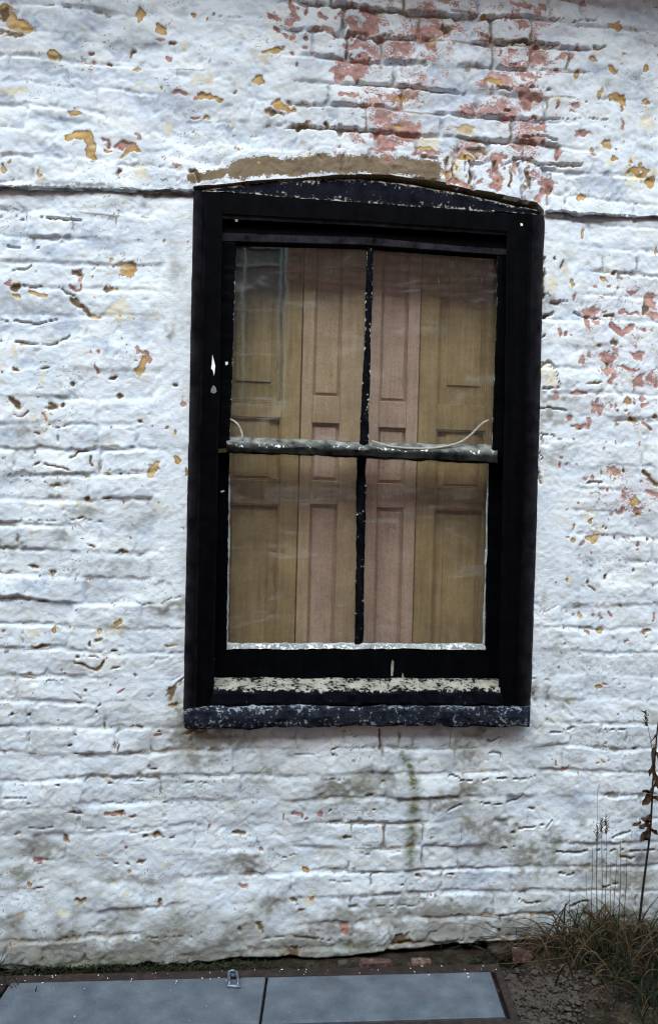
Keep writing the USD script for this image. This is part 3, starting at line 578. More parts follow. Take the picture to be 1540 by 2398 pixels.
# ------------------------------------------------------------------ the wall, brick by brick
wall = thing('brick_wall', 'whitewashed old brick wall with flaking ochre and red patches around the window', 'wall')
bq = bid[:-1, :-1]
pl_q = np.where(arch[:-1, :-1] & (PX[:-1, :-1] < 1020), 1.0, plaster[:-1, :-1])
brick_q = keepq & (dj[:-1, :-1] > 0.0045) & (pl_q < 0.4) & (Z[:-1, :-1] > -0.01)
count = np.bincount(bq[brick_q & INFR[:-1, :-1]], minlength=nid)
order = np.argsort(-count)
chosen = [b for b in order[:300] if count[b] > 60]
is_ch = np.zeros(nid, bool); is_ch[chosen] = True
part_q = brick_q & is_ch[bq]
rest_q = brick_q & ~is_ch[bq]
IDX = np.arange(NZ * NX).reshape(NZ, NX)
PTS = np.stack([VX, VY, VZ], -1).reshape(-1, 3)
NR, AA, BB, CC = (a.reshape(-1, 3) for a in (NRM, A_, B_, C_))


def patch(name, sel, back=0.0, **kw):
    i, jx = np.nonzero(sel)
    f = np.stack([IDX[i, jx], IDX[i, jx + 1], IDX[i + 1, jx + 1], IDX[i + 1, jx]], 1)
    u, inv = np.unique(f, return_inverse=True)
    f = inv.reshape(-1, 4)
    v, n_, a, b, c = PTS[u], NR[u], AA[u], BB[u], CC[u]
    F = tri(f)
    if back:
        e = np.vstack([f[:, [0, 1]], f[:, [1, 2]], f[:, [2, 3]], f[:, [3, 0]]])
        key = np.sort(e, 1)
        _, first, cnt = np.unique(key, axis=0, return_index=True, return_counts=True)
        e = e[first[cnt == 1]]
        w, inv = np.unique(e, return_inverse=True)
        e2 = inv.reshape(-1, 2) + len(v)
        vb = v[w] + [0, back, 0]
        F = np.vstack([F, np.stack([e[:, 1], e[:, 0], e2[:, 0]], 1), np.stack([e[:, 1], e2[:, 0], e2[:, 1]], 1)])
        v = np.vstack([v, vb]); n_, a, b, c = (np.vstack([q_, q_[w]]) for q_ in (n_, a, b, c))
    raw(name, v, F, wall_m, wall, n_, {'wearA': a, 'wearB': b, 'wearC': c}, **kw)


for b in chosen:
    ii, jj = np.nonzero(part_q & (bq == b)) if False else (None, None)
flat_ids = np.where(part_q, bq, 0)
for b, sl in enumerate(ndimage.find_objects(flat_ids, max_label=nid - 1), 1):
    if sl is None:
        continue
    sub = np.zeros_like(part_q)
    sub[sl] = flat_ids[sl] == b
    patch('arch_brick' if b >= ARCH0 else 'brick', sub, back=0.03)
patch('outer_brickwork', rest_q, back=0.0, kind='stuff')
patch('limewashed_mortar', keepq & ~part_q & ~rest_q)

# the sides of the opening, running back from its rim
he = []
up = keepq[1:, :] != keepq[:-1, :]
for i, k in zip(*np.nonzero(up)):
    he.append((IDX[i + 1, k], IDX[i + 1, k + 1]))
lr = keepq[:, 1:] != keepq[:, :-1]
for i, k in zip(*np.nonzero(lr)):
    he.append((IDX[i, k + 1], IDX[i + 1, k + 1]))
he = np.array(he)
u, inv = np.unique(he, return_inverse=True)
e = inv.reshape(-1, 2)
v = np.vstack([PTS[u], PTS[u] * [1, 0, 1] + [0, 0.34, 0]])
k = len(u)
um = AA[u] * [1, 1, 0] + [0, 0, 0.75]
raw('opening_side', v, np.stack([e[:, 0], e[:, 1], e[:, 1] + k, e[:, 0] + k], 1), wall_m, wall, None,
    {'wearA': np.vstack([um, um]), 'wearB': np.vstack([BB[u]] * 2), 'wearC': np.vstack([CC[u]] * 2)})

dark_brick = mat('rough_inner_brick', {'n': ('noise_texture', {'scale': 12.0, 'detail': 5.0}), 'g': ('geometry', {}), 'r': ramp((0.3, (0.16, 0.10, 0.07)), (0.7, (0.28, 0.20, 0.15))), 'p': ('principled_bsdf', {'roughness': 0.95})},
                 [('g.position', 'n.vector'), ('n.fac', 'r.fac'), ('r.color', 'p.base_color')], surface='p.BSDF')
ox0, ox1, oz0, oz1 = dense[:, 0].min() - 0.012, dense[:, 0].max() + 0.012, dense[:, 1].min() - 0.012, dense[:, 1].max() + 0.012
mb = MB()
mb.box(-2.4, ox0, 0.085, 0.42, -0.4, 3.9).box(ox1, 3.1, 0.085, 0.42, -0.4, 3.9).box(ox0, ox1, 0.085, 0.42, -0.4, oz0).box(ox0, ox1, 0.085, 0.42, oz1, 3.9)
obj('inner_brickwork', mb.mesh, dark_brick, wall)
mb = MB().box(-2.4, 3.1, -0.03, 0.46, 3.903, 3.96, 0.01)
obj('wall_coping', mb.mesh, dark_brick, wall)
mb = MB().box(-2.45, 3.15, -.40, -.005, 3.22, 3.27, .008).box(-2.45, 3.15, -.385, -.36, 3.14, 3.217, .004)  # unseen overhang added to shade the top of the wall
obj('eaves', mb.mesh, dark_brick, wall)
mb = MB().box(-2.4, 3.1, 0.424, 2.8, 2.5, 2.55).box(-2.4, 3.1, 0.424, 2.8, -0.35, -0.3).box(-2.4, 3.1, 2.8, 2.85, -0.35, 2.55).box(-2.45, -2.4, 0.424, 2.8, -0.35, 2.55).box(3.1, 3.15, 0.424, 2.8, -0.35, 2.55)
obj('room_lining', mb.mesh, dark_brick, wall)
# ------------------------------------------------------------------ painted joinery
def poly_at(pts, n):
    p = np.asarray(pts, float)
    s = np.concatenate([[0], np.cumsum(np.hypot(*np.diff(p, axis=0).T))])
    u = np.linspace(0, s[-1], n + 1)
    return np.stack([np.interp(u, s, p[:, 0]), np.interp(u, s, p[:, 1])], 1)


JS = [0]


def moulding(name, rails, material, parent, n=60, jit=0.0002, label=None, depth=None):
    """A length of timber: each rail is (pixel polyline or index of a rail to copy, y, chipped, dusty); sections join the rails in order, the ends are capped."""
    JS[0] += 1
    L = []
    for r in rails:
        if isinstance(r[0], int):
            p = L[r[0]].copy(); p[:, 1] = r[1]
        else:
            w = np.array([W(a, b, r[1]) for a, b in poly_at(r[0], n)])
            p = np.stack([w[:, 0], np.full(len(w), r[1]), w[:, 1]], 1)
        L.append(p)
    P = np.stack(L, 1)                                   # sections x rails x 3
    m_, k = P.shape[:2]
    sd_ = 200 + 7 * (JS[0] % 60)
    u = np.linspace(0, 1, m_) * np.linalg.norm(P[-1, 0] - P[0, 0])
    for c in range(3):
        P[..., c] += jit * (n2(u[:, None] * 22 + 0 * np.arange(k), np.arange(k)[None] * 0.9 + 3.1 * c + 0 * u[:, None], sd_ % 97) + 0.6 * n2(u[:, None] * 75, np.arange(k)[None] * 1.7 + c, (sd_ + 3) % 97))
    v = P.reshape(-1, 3)
    i, j_ = np.meshgrid(np.arange(m_ - 1), np.arange(k), indexing='ij')
    j2 = (j_ + 1) % k
    f = np.stack([i * k + j_, i * k + j2, (i + 1) * k + j2, (i + 1) * k + j_], -1).reshape(-1, 4)
    wear = np.tile(np.array([[r[2], r[3], 0.0] for r in rails]), (m_, 1))
    # caps
    c0, c1 = v[:k].mean(0), v[-k:].mean(0)
    F = [tri(f)]
    nv = len(v)
    kk = np.arange(k)
    capv = np.vstack([v[:k], v[-k:], [c0, c1]])
    F.append(np.stack([nv + (kk + 1) % k, nv + kk, np.full(k, nv + 2 * k)], 1))
    F.append(np.stack([nv + k + kk, nv + k + (kk + 1) % k, np.full(k, nv + 2 * k + 1)], 1))
    v2 = np.vstack([v, capv])
    wear = np.vstack([wear, wear[:k], wear[-k:], wear[:1], wear[-1:]])
    import trimesh
    fc = np.vstack(F)
    tm = trimesh.Trimesh(v2, fc, process=False)
    if tm.volume < 0:
        fc = fc[:, ::-1]
    # hard edges: one vertex per face corner, smoothed along the length by face normal of each strip
    fv = v2[fc].reshape(-1, 3)
    fn = np.cross(v2[fc[:, 1]] - v2[fc[:, 0]], v2[fc[:, 2]] - v2[fc[:, 0]])
    fn = np.repeat(fn / (np.linalg.norm(fn, axis=1, keepdims=True) + 1e-15), 3, 0)
    return raw(name, fv, np.arange(len(fv)).reshape(-1, 3), material, parent, fn, {'wear': wear[fc].reshape(-1, 3)}, label=label)


def paint_look(name, base=(0.0009, 0.0010, 0.0013), chip=(0.62, 0.60, 0.52), dust=(0.026, 0.027, 0.038), rough=0.45, spec=0.02):
    return mat(name, {
        'g': ('geometry', {}), 'w': ('attribute', {'attribute': 'wear'}), 's': ('separate_color', {}), 'mp': ('mapping', {'scale': (1.0, 1.0, 1.0)}),
        'nf': ('noise_texture', {'scale': 95.0, 'detail': 5.0, 'roughness': 0.65}), 'nm': ('noise_texture', {'scale': 26.0, 'detail': 5.0, 'roughness': 0.6}),
        'st': ('noise_texture', {'scale': 60.0, 'detail': 3.0}), 'mps': ('mapping', {'scale': (1.0, 1.0, 0.06)}),
        'a': ('math', {'math_type': 'multiply_add', 'value2': 1.5, 'value3': -0.75}), 'b': ('math', {'math_type': 'add'}),
        'b2': ('math', {'math_type': 'multiply_add', 'value2': 0.8, 'value3': -0.4}), 'b3': ('math', {'math_type': 'add'}),
        'm': ('map_range', {'range_type': 'smoothstep', 'from_min': 0.47, 'from_max': 0.57, 'to_min': 0.0, 'to_max': 1.0, 'clamp': True}),
        'd1': ('math', {'math_type': 'multiply_add', 'value2': 2.2, 'value3': -0.6}), 'd': ('math', {'math_type': 'multiply', 'use_clamp': True}),
        'base': ramp((0.35, tuple(c * 0.7 for c in base)), (0.65, tuple(c * 1.5 for c in base))),
        'md': ('mix_color', {'b': dust}), 'mc': ('mix_color', {}), 'cc': ramp((0.35, tuple(c * 0.55 for c in chip)), (0.55, chip), (0.7, tuple(min(.85, c * 1.2) for c in chip))),
        'ro': ('math', {'math_type': 'multiply_add', 'value2': 0.3, 'value3': rough - 0.1}), 'ro2': ('math', {'math_type': 'maximum'}), 'm6': ('math', {'math_type': 'multiply', 'value2': 0.85}),
        'h': ('math', {'math_type': 'multiply', 'value2': -0.0012}), 'h2': ('math', {'math_type': 'multiply_add', 'value2': 0.0007}),
        'bump': ('bump', {'strength': 0.8, 'distance': 1.0}), 'p': ('principled_bsdf', {'specular_ior_level': spec})},
        [('w.color', 's.color'), ('g.position', 'mp.vector'), ('mp.vector', 'nf.vector'), ('mp.vector', 'nm.vector'), ('g.position', 'mps.vector'), ('mps.vector', 'st.vector'),
         ('nf.fac', 'a.value1'), ('s.r', 'b.value1'), ('a.value', 'b.value2'), ('nm.fac', 'b2.value1'), ('b.value', 'b3.value1'), ('b2.value', 'b3.value2'), ('b3.value', 'm.value'),
         ('nm.fac', 'd1.value1'), ('d1.value', 'd.value1'), ('s.g', 'd.value2'), ('st.fac', 'base.fac'), ('base.color', 'md.a'), ('d.value', 'md.fac'), ('md.result', 'mc.a'), ('m.result', 'mc.fac'),
         ('nm.fac', 'cc.fac'), ('cc.color', 'mc.b'), ('mc.result', 'p.base_color'), ('nm.fac', 'ro.value1'), ('m.result', 'm6.value1'), ('ro.value', 'ro2.value1'), ('m6.value', 'ro2.value2'), ('ro2.value', 'p.roughness'),
         ('m.result', 'h.value1'), ('nf.fac', 'h2.value1'), ('h.value', 'h2.value3'), ('h2.value', 'bump.height'), ('bump.normal', 'p.normal')], surface='p.BSDF')


black = paint_look('black_gloss_paint')
dust_highlight = paint_look('dusty_black_paint', dust=(0.055, 0.049, 0.062))  # its dust tint also paints edge highlights on linings and top rail
sill_paint = paint_look('worn_sill_paint', base=(0.0025, 0.0027, 0.004), chip=(0.29, 0.275, 0.22), dust=(0.016, 0.017, 0.03), rough=0.5)
stone_paint = paint_look('flaking_blue_black_paint', base=(0.0025, 0.0028, 0.006), chip=(0.23, 0.245, 0.27), dust=(0.032, 0.036, 0.05), rough=0.5)
putty_m = paint_look('old_putty', base=(0.30, 0.31, 0.30), chip=(0.78, 0.78, 0.74), dust=(0.10, 0.10, 0.10), rough=0.7, spec=.3)
lead_m = paint_look('weathered_grey_strip', base=(0.10, 0.105, 0.115), chip=(0.50, 0.50, 0.47), dust=(0.05, 0.05, 0.05), rough=0.7)

win = thing('sash_window', 'old black painted sash window with four panes set in the white wall', 'window')

# outer lining of the box frame
B_IN = .13
LO = [(453, 444), (443, 950), (429, 1662)]                # left jamb, outer edge
LS = [(481, 448), (470, 950), (457, 1665)]
LI = [(521, 505), (513, 950), (501, 1600), (499, 1668)]
LI0 = [(521, 452), (513, 950), (501, 1600), (499, 1668)]
moulding('jamb_lining', [(LO, B_IN, 0, 0), (LO, -.004, .30, .3), ([(455, 444), (445, 950), (431, 1662)], -.013, .16, .5), ([(462, 445), (452, 950), (438, 1663)], -.016, 0, .25), ([(475, 447), (464, 950), (451, 1664)], -.015, .04, .10),
                         (LS, -.005, .06, .2), ([(484, 449), (473, 950), (460, 1666)], -.005, 0, .03), ([(518, 452), (510, 950), (497, 1668)], -.005, 0, .03), (LI0, -.003, .14, .1), (LI0, B_IN, 0, 0)], dust_highlight, win)  # outer bevel tinted lighter as a painted highlight
RO = [(1273, 503), (1263, 980), (1241, 1655)]
moulding('jamb_lining', [([(1187, 500), (1181, 950), (1167, 1600), (1165, 1660)], B_IN, 0, 0), ([(1187, 500), (1181, 950), (1167, 1600), (1165, 1660)], -.003, .10, .08), ([(1190, 500), (1184, 950), (1170, 1600), (1168, 1660)], -.005, 0, .03),
                         ([(1238, 500), (1228, 950), (1209, 1657)], -.005, 0, .03), ([(1241, 500), (1231, 950), (1212, 1657)], -.005, .04, .1), ([(1246, 501), (1237, 950), (1217, 1657)], -.014, .02, .12),
                         ([(1260, 502), (1251, 980), (1230, 1656)], -.016, 0, .25), ([(1270, 503), (1260, 980), (1238, 1655)], -.012, .16, .5), (RO, -.003, .28, .3), (RO, B_IN, 0, 0)], dust_highlight, win)  # outer bevel carries the same painted highlight
HT = [(521, 449), (680, 459), (882, 473), (986, 480), (1187, 498)]
moulding('head_lining', [(HT, B_IN, 0, 0), (HT, .001, .44, .3), ([(521, 452), (682, 463), (882, 477), (1187, 501)], -.004, 0, .05), ([(521, 499), (850, 516), (1187, 540)], -.004, 0, .04),
                         ([(521, 503), (850, 520), (1187, 544)], .001, .12, .65), ([(521, 511), (850, 527), (1187, 550)], .004, .08, .5), ([(521, 513), (850, 529), (1187, 552)], .010, 0, 0), (6, B_IN, 0, 0)], dust_highlight, win)  # lower bead lightened in colour as if catching light
# the board filling the curve of the arch
BT = [(474, 444), (557, 431), (651, 423), (745, 418), (842, 418), (891, 422), (973, 434), (1052, 449), (1137, 465), (1203, 482), (1258, 492)]
BT2 = [(474, 446), (557, 435), (651, 427), (745, 423), (842, 423), (891, 427), (973, 439), (1052, 454), (1137, 470), (1203, 486), (1258, 495)]
BB0 = [(474, 447), (576, 453), (682, 461), (776, 469), (882, 475), (986, 482), (1104, 491), (1258, 501)]
BB1 = [(474, 445), (576, 449), (682, 456), (776, 464), (882, 469), (986, 476), (1104, 486), (1258, 498)]
moulding('arch_board', [(BT, .09, .2, .2), (BT, .010, .62, .6), (BT2, .003, .40, .6), ([(474, 447), (600, 440), (745, 440), (891, 446), (1052, 465), (1203, 489), (1258, 497)], .003, .14, .6), (BB1, .001, .36, .4), (BB0, -.003, .56, .4), (BB0, .09, 0, 0)], sill_paint, win, n=90, jit=.0009)

# the two sashes
usash = str(win)


def stile(name, outer, inner, y, yb=None, chip=.1, parent=win, side=1):
    """side 1: glass lies to the right of the timber."""
    sh = [(a + 3 * -side, b) for a, b in inner]
    yb = y + .036
    rails = [(outer, yb, 0, 0), (outer, y, 0, .05), (sh, y, .0, .06), (inner, y + .006, chip, .15), (inner, yb, chip, .1)]
    moulding(name, rails, black, parent, n=50, jit=.0007)


upper = stage.GetPrimAtPath(win).GetPath()
Ya, Yb = .024, .064
us = UsdGeom.Xform.Define(stage, path_for('upper_sash', win)).GetPath()
ls = UsdGeom.Xform.Define(stage, path_for('lower_sash', win)).GetPath()
tag(stage.GetPrimAtPath(us), label='upper sash with two panes and a chipped white meeting rail')
tag(stage.GetPrimAtPath(ls), label='lower sash with two panes and a deep black bottom rail')
moulding('top_rail', [([(500, 522), (1200, 562)], Ya + .036, 0, 0), ([(500, 522), (1200, 562)], Ya, 0, .0), ([(500, 541), (1200, 582)], Ya, 0, .05), ([(500, 545), (850, 554), (1200, 587)], Ya - .003, .05, .75), ([(500, 562), (850, 571), (1200, 597)], Ya - .002, .10, .65),
                      ([(500, 565), (850, 575), (1200, 600)], Ya + .003, .18, .1), (5, Ya + .036, 0, 0)], dust_highlight, us)  # lower face dusty and tinted as lit, upper part kept dark
stile('stile', [(512, 540), (494, 1050)], [(554, 540), (546, 800), (537, 1050)], Ya, chip=.40, parent=us)
stile('stile', [(1205, 570), (1186, 1070)], [(1166, 570), (1160, 800), (1150, 1070)], Ya, chip=.42, parent=us, side=-1)
CBu = [([(860, 560), (852, 800), (841, 1045)], [(875, 560), (868, 800), (862, 1045)])]


def bar(name, l, r, y, parent, chip):
    mid = [((a[0] + b[0]) / 2, a[1]) for a, b in zip(l, r)]
    moulding(name, [(l, y + .026, 0, 0), (l, y + .012, chip, .1), (mid, y + .004, chip * .55, .3), (r, y + .012, chip, .1), (r, y + .026, 0, 0)], black, parent, n=60, jit=.0009)


bar('glazing_bar', CBu[0][0], CBu[0][1], Ya, us, .38)
bar('glazing_bar', [(836, 1060), (833, 1300), (829.5, 1508)], [(857, 1060), (853, 1300), (850, 1508)], Yb, ls, .33)
moulding('meeting_rail', [([(531, 1021), (850, 1034), (1164, 1041)], Ya + .05, 0, .9), ([(531, 1021), (850, 1034), (1164, 1041)], Ya + .022, .12, 1.0), ([(531, 1031), (850, 1042), (1164, 1051)], Ya + .006, .14, .95), ([(531, 1036), (850, 1047), (1164, 1057)], Ya - .006, .39, .6),
                          ([(531, 1042), (850, 1053), (1164, 1064)], Ya - .010, .30, .2), ([(531, 1047), (850, 1058), (1164, 1070)], Ya - .010, .08, .1), ([(531, 1056), (850, 1067), (1164, 1082)], Ya - .008, .04, .1), ([(531, 1058), (850, 1069), (1164, 1084)], Ya - .002, 0, 0), (7, Ya + .05, 0, 0)],
         paint_look('chipped_rail_paint', chip=(0.80, 0.80, 0.77), dust=(0.30, 0.30, 0.27), rough=0.5), us, n=120, jit=.001)
stile('stile', [(500, 1060), (488, 1600)], [(537, 1060), (534, 1300), (529, 1600)], Yb, chip=.25, parent=ls)
stile('stile', [(1190, 1060), (1172, 1600)], [(1144, 1060), (1139, 1300), (1133, 1600)], Yb, chip=.25, parent=ls, side=-1)
moulding('bottom_rail', [([(490, 1518), (1180, 1519)], Yb + .036, 0, 0), ([(490, 1518), (1180, 1519)], Yb + .006, .2, .2), ([(490, 1521), (1180, 1522)], Yb, 0, .06), ([(490, 1590), (1180, 1592)], Yb, 0, .05), ([(490, 1592), (1180, 1594)], Yb + .036, 0, 0)], black, ls)
# putty, whitest along the foot of the panes
moulding('putty', [([(531, 1505), (850, 1506), (1137, 1507)], Yb + .016, .25, .4), ([(531, 1509), (850, 1510), (1137, 1511)], Yb + .006, .40, .7), ([(531, 1519), (850, 1519), (1137, 1521)], Yb - .001, .48, .5), ([(531, 1522), (850, 1522), (1137, 1524)], Yb + .014, 0, .9)], putty_m, ls, n=120, jit=.0010)
moulding('putty', [([(536, 1110), (534, 1300), (529.5, 1510)], Yb + .004, .3, .5), ([(539.5, 1110), (537.5, 1300), (533.5, 1510)], Yb + .012, .2, .9), ([(536, 1110), (534, 1300), (529.5, 1510)], Yb + .018, .3, .3)], putty_m, ls, n=90, jit=.0010)
moulding('putty', [([(1143.5, 1090), (1139, 1300), (1133.5, 1510)], Yb + .004, .3, .5), ([(1140, 1090), (1135.5, 1300), (1129.5, 1510)], Yb + .012, .2, .9), ([(1143.5, 1090), (1139, 1300), (1133.5, 1510)], Yb + .018, .3, .3)], putty_m, ls, n=90, jit=.0010)

pane_m = mat('old_window_glass', {
    'g': ('geometry', {}), 'mp': ('mapping', {'scale': (1.0, 1.0, 3.5), 'rotation': (0.0, 0.12, 0.0)}), 'n': ('noise_texture', {'scale': 5.5, 'detail': 6.0, 'roughness': 0.6, 'distortion': 0.8}), 'nw': ('noise_texture', {'scale': 6.0, 'detail': 1.5}),
    'ng': ('noise_texture', {'scale': 210.0, 'detail': 3.0}),
    'r': ramp((0.42, (0.003,) * 3), (0.58, (0.008,) * 3), (0.66, (0.045,) * 3), (0.70, (0.012,) * 3), (0.78, (0.035,) * 3)),
    'fl': ramp((0.70, (0, 0, 0)), (0.76, (0.25, 0.25, 0.25))), 'ad': ('math', {'math_type': 'add', 'use_clamp': True}),
    'lw': ('layer_weight', {'blend': 0.5}), 'pw': ('math', {'math_type': 'power', 'value2': 5.0}), 'fr': ('math', {'math_type': 'multiply_add', 'value2': 0.95, 'value3': 0.045}), 't': ('transparent_bsdf', {'color': (0.95, 0.96, 0.95)}), 'gl': ('glossy_bsdf', {'roughness': 0.01, 'color': (1, 1, 1)}), 'd': ('diffuse_bsdf', {'color': (0.50, 0.48, 0.44)}),
    'b': ('bump', {'strength': 0.08, 'distance': 0.008}), 'm1': ('mix_closure', {}), 'm2': ('mix_closure', {})},
    [('g.position', 'mp.vector'), ('mp.vector', 'n.vector'), ('g.position', 'nw.vector'), ('g.position', 'ng.vector'), ('n.fac', 'r.fac'), ('ng.fac', 'fl.fac'), ('r.color', 'ad.value1'), ('fl.color', 'ad.value2'), ('nw.fac', 'b.height'), ('b.normal', 'gl.normal'),
     ('lw.facing', 'pw.value1'), ('pw.value', 'fr.value1'), ('fr.value', 'm1.fac'), ('t.BSDF', 'm1.closure1'), ('gl.BSDF', 'm1.closure2'), ('ad.value', 'm2.fac'), ('m1.closure', 'm2.closure1'), ('d.BSDF', 'm2.closure2')], surface='m2.closure')


def pane(quad, y, parent):
    w = [W(a, b, y) for a, b in quad]
    v = np.array([[p[0], y, p[1]] for p in w] + [[p[0], y + .002, p[1]] for p in w])
    f = np.array([[0, 1, 2, 3], [7, 6, 5, 4], [0, 4, 5, 1], [1, 5, 6, 2], [2, 6, 7, 3], [3, 7, 4, 0]])
    obj('pane', (v, f), pane_m, parent, smooth=False)


pane([(548, 558), (868, 568), (852, 1046), (532, 1034)], Ya + .020, us)
pane([(868, 568), (1172, 594), (1157, 1062), (852, 1046)], Ya + .0203, us)
pane([(532, 1050), (848, 1062), (840, 1516), (526, 1514)], Yb + .020, ls)
pane([(848, 1062), (1150, 1078), (1140, 1518), (840, 1516)], Yb + .0203, ls)

# the sill and the slab under it
moulding('sill', [([(490, 1584), (1178, 1587)], .075, .6, .6), ([(503, 1588), (850, 1590), (1168, 1590)], .056, .56, .6), ([(502, 1600), (850, 1602), (1169, 1602)], .026, .66, .5), ([(500, 1611), (850, 1615), (1171, 1612)], -.006, .56, .4), ([(499, 1617), (850, 1620), (1172, 1619)], -.015, .40, .4),
                  ([(498, 1624), (850, 1627), (1174, 1626)], -.0165, .10, .3), ([(497, 1645), (850, 1645), (1178, 1645)], -.015, .16, .3), ([(496, 1652), (850, 1650), (1180, 1650)], -.012, .05, .2), (7, .075, 0, 0)], sill_paint, win, n=110, jit=.0013)
moulding('sill_slab', [([(436, 1654), (560, 1650), (1238, 1650)], .06, .3, .5), ([(434, 1660), (500, 1652), (1239, 1653)], -.012, .42, .8), ([(433, 1667), (480, 1660), (560, 1655), (850, 1654), (1239, 1658)], -.036, .50, .9), ([(432, 1674), (480, 1668), (700, 1664), (1239, 1667)], -.043, .36, .9), ([(432, 1684), (850, 1678), (1239, 1680)], -.044, .28, .9),
                       ([(432, 1696), (850, 1690), (1239, 1692)], -.042, .40, .9), ([(433, 1706), (560, 1702), (880, 1698), (1239, 1701)], -.037, .42, .8), ([(433, 1708), (560, 1705), (880, 1700), (1239, 1703)], -.028, .1, .4), (7, .06, 0, .2)], stone_paint, win, n=130, jit=.0014)


def flake_of(pts, y, material, parent, name='bare_patch'):
    w = np.array([W(a, b, y) for a, b in pts])
    k = len(w)
    c = w.mean(0)
    v = np.vstack([np.c_[w[:, 0], np.full(k, y), w[:, 1]], np.c_[w[:, 0], np.full(k, y + .003), w[:, 1]], [[c[0], y, c[1]]]])
    i = np.arange(k)
    f = np.vstack([np.stack([i, (i + 1) % k, np.full(k, 2 * k)], 1), np.stack([i, i + k, (i + 1) % k], 1), np.stack([(i + 1) % k, i + k, (i + 1) % k + k], 1)])
    raw(name, v, f, material, parent, None, {'wear': np.tile([[1.0, 0, 0]], (len(v), 1))})


flake_of([(497, 829), (499, 836), (504, 856), (503, 866), (501, 880), (498, 866), (494, 862), (496, 850)], -.0062, putty_m, win)
flake_of([(499, 901), (505, 906), (507, 917), (501, 921), (493, 918), (494, 911)], -.0062, stone_paint, win)
flake_of([(527, 847), (533, 846), (534, 852), (528, 855)], Ya - .0012, putty_m, us)
flake_of([(550, 512), (556, 512), (557, 518), (551, 518)], .0030, sill_paint, win)
flake_of([(1296 - 78, 567 - 46), (1223, 522), (1224, 527), (1219, 528)], -.0062, putty_m, win)
flake_of([(516, 1150), (524, 1147), (526, 1150), (518, 1153)], Yb - .0012, putty_m, ls)
flake_of([(915, 1556), (918, 1545), (922, 1549), (921, 1570), (919, 1583), (915, 1583)], Yb - .0012, sill_paint, ls)
flake_of([(942, 1575), (944, 1580), (946, 1588), (940, 1588)], Yb - .0012, sill_paint, ls)

# ------------------------------------------------------------------ broken sash cord lying along the meeting rail
rope_m = mat('frayed_cord', {'g': ('geometry', {}), 'n': ('noise_texture', {'scale': 300.0, 'detail': 2.0}), 'r': ramp((0.35, (0.22, 0.20, 0.16)), (0.65, (0.46, 0.44, 0.37))), 'p': ('principled_bsdf', {'roughness': 0.9})},
             [('g.position', 'n.vector'), ('n.fac', 'r.fac'), ('r.color', 'p.base_color')], surface='p.BSDF')


def cord(pts, ys, label):
    p = poly_at(pts, 60)
    yy = np.interp(np.linspace(0, 1, 61), np.linspace(0, 1, len(ys)), ys)
    w = np.array([[W(a, b, y)[0], y, W(a, b, y)[1]] for (a, b), y in zip(p, yy)])
    w = ndimage.gaussian_filter1d(w, 2.0, axis=0, mode='nearest')
    L_ = np.concatenate([[0], np.cumsum(np.linalg.norm(np.diff(w, axis=0), axis=1))])
    u = np.linspace(0, L_[-1], int(L_[-1] / .0022))
    c = np.stack([np.interp(u, L_, w[:, q_]) for q_ in range(3)], 1)
    mb = MB()
    for ph in (0, 2.09, 4.19):
        a = u * 420 + ph
        mb.tube(c + 0.0018 * np.stack([np.cos(a), 0 * a, np.sin(a)], 1) + 0.0018 * np.stack([0 * a, np.sin(a + .8), 0 * a], 1) * .6, .0021, 5)
    cp = obj('sash_cord', mb.mesh, rope_m, None, smooth=True)
    tag(stage.GetPrimAtPath(cp), label, 'cord')


cord([(1147, 983), (1132, 987), (1120, 1000), (1106, 1014), (1092, 1028), (1078, 1036), (1050, 1044), (1010, 1050), (960, 1050), (905, 1044), (868, 1032)], [.038, .036, .032, .026, .020, .018, .017, .018, .024], 'long frayed pale cord drooping over the right half of the meeting rail')
cord([(538, 981), (548, 985), (558, 994), (565, 1008), (568, 1020), (566, 1027)], [.038, .036, .033, .030, .028], 'short frayed cord end hanging at the left of the meeting rail')

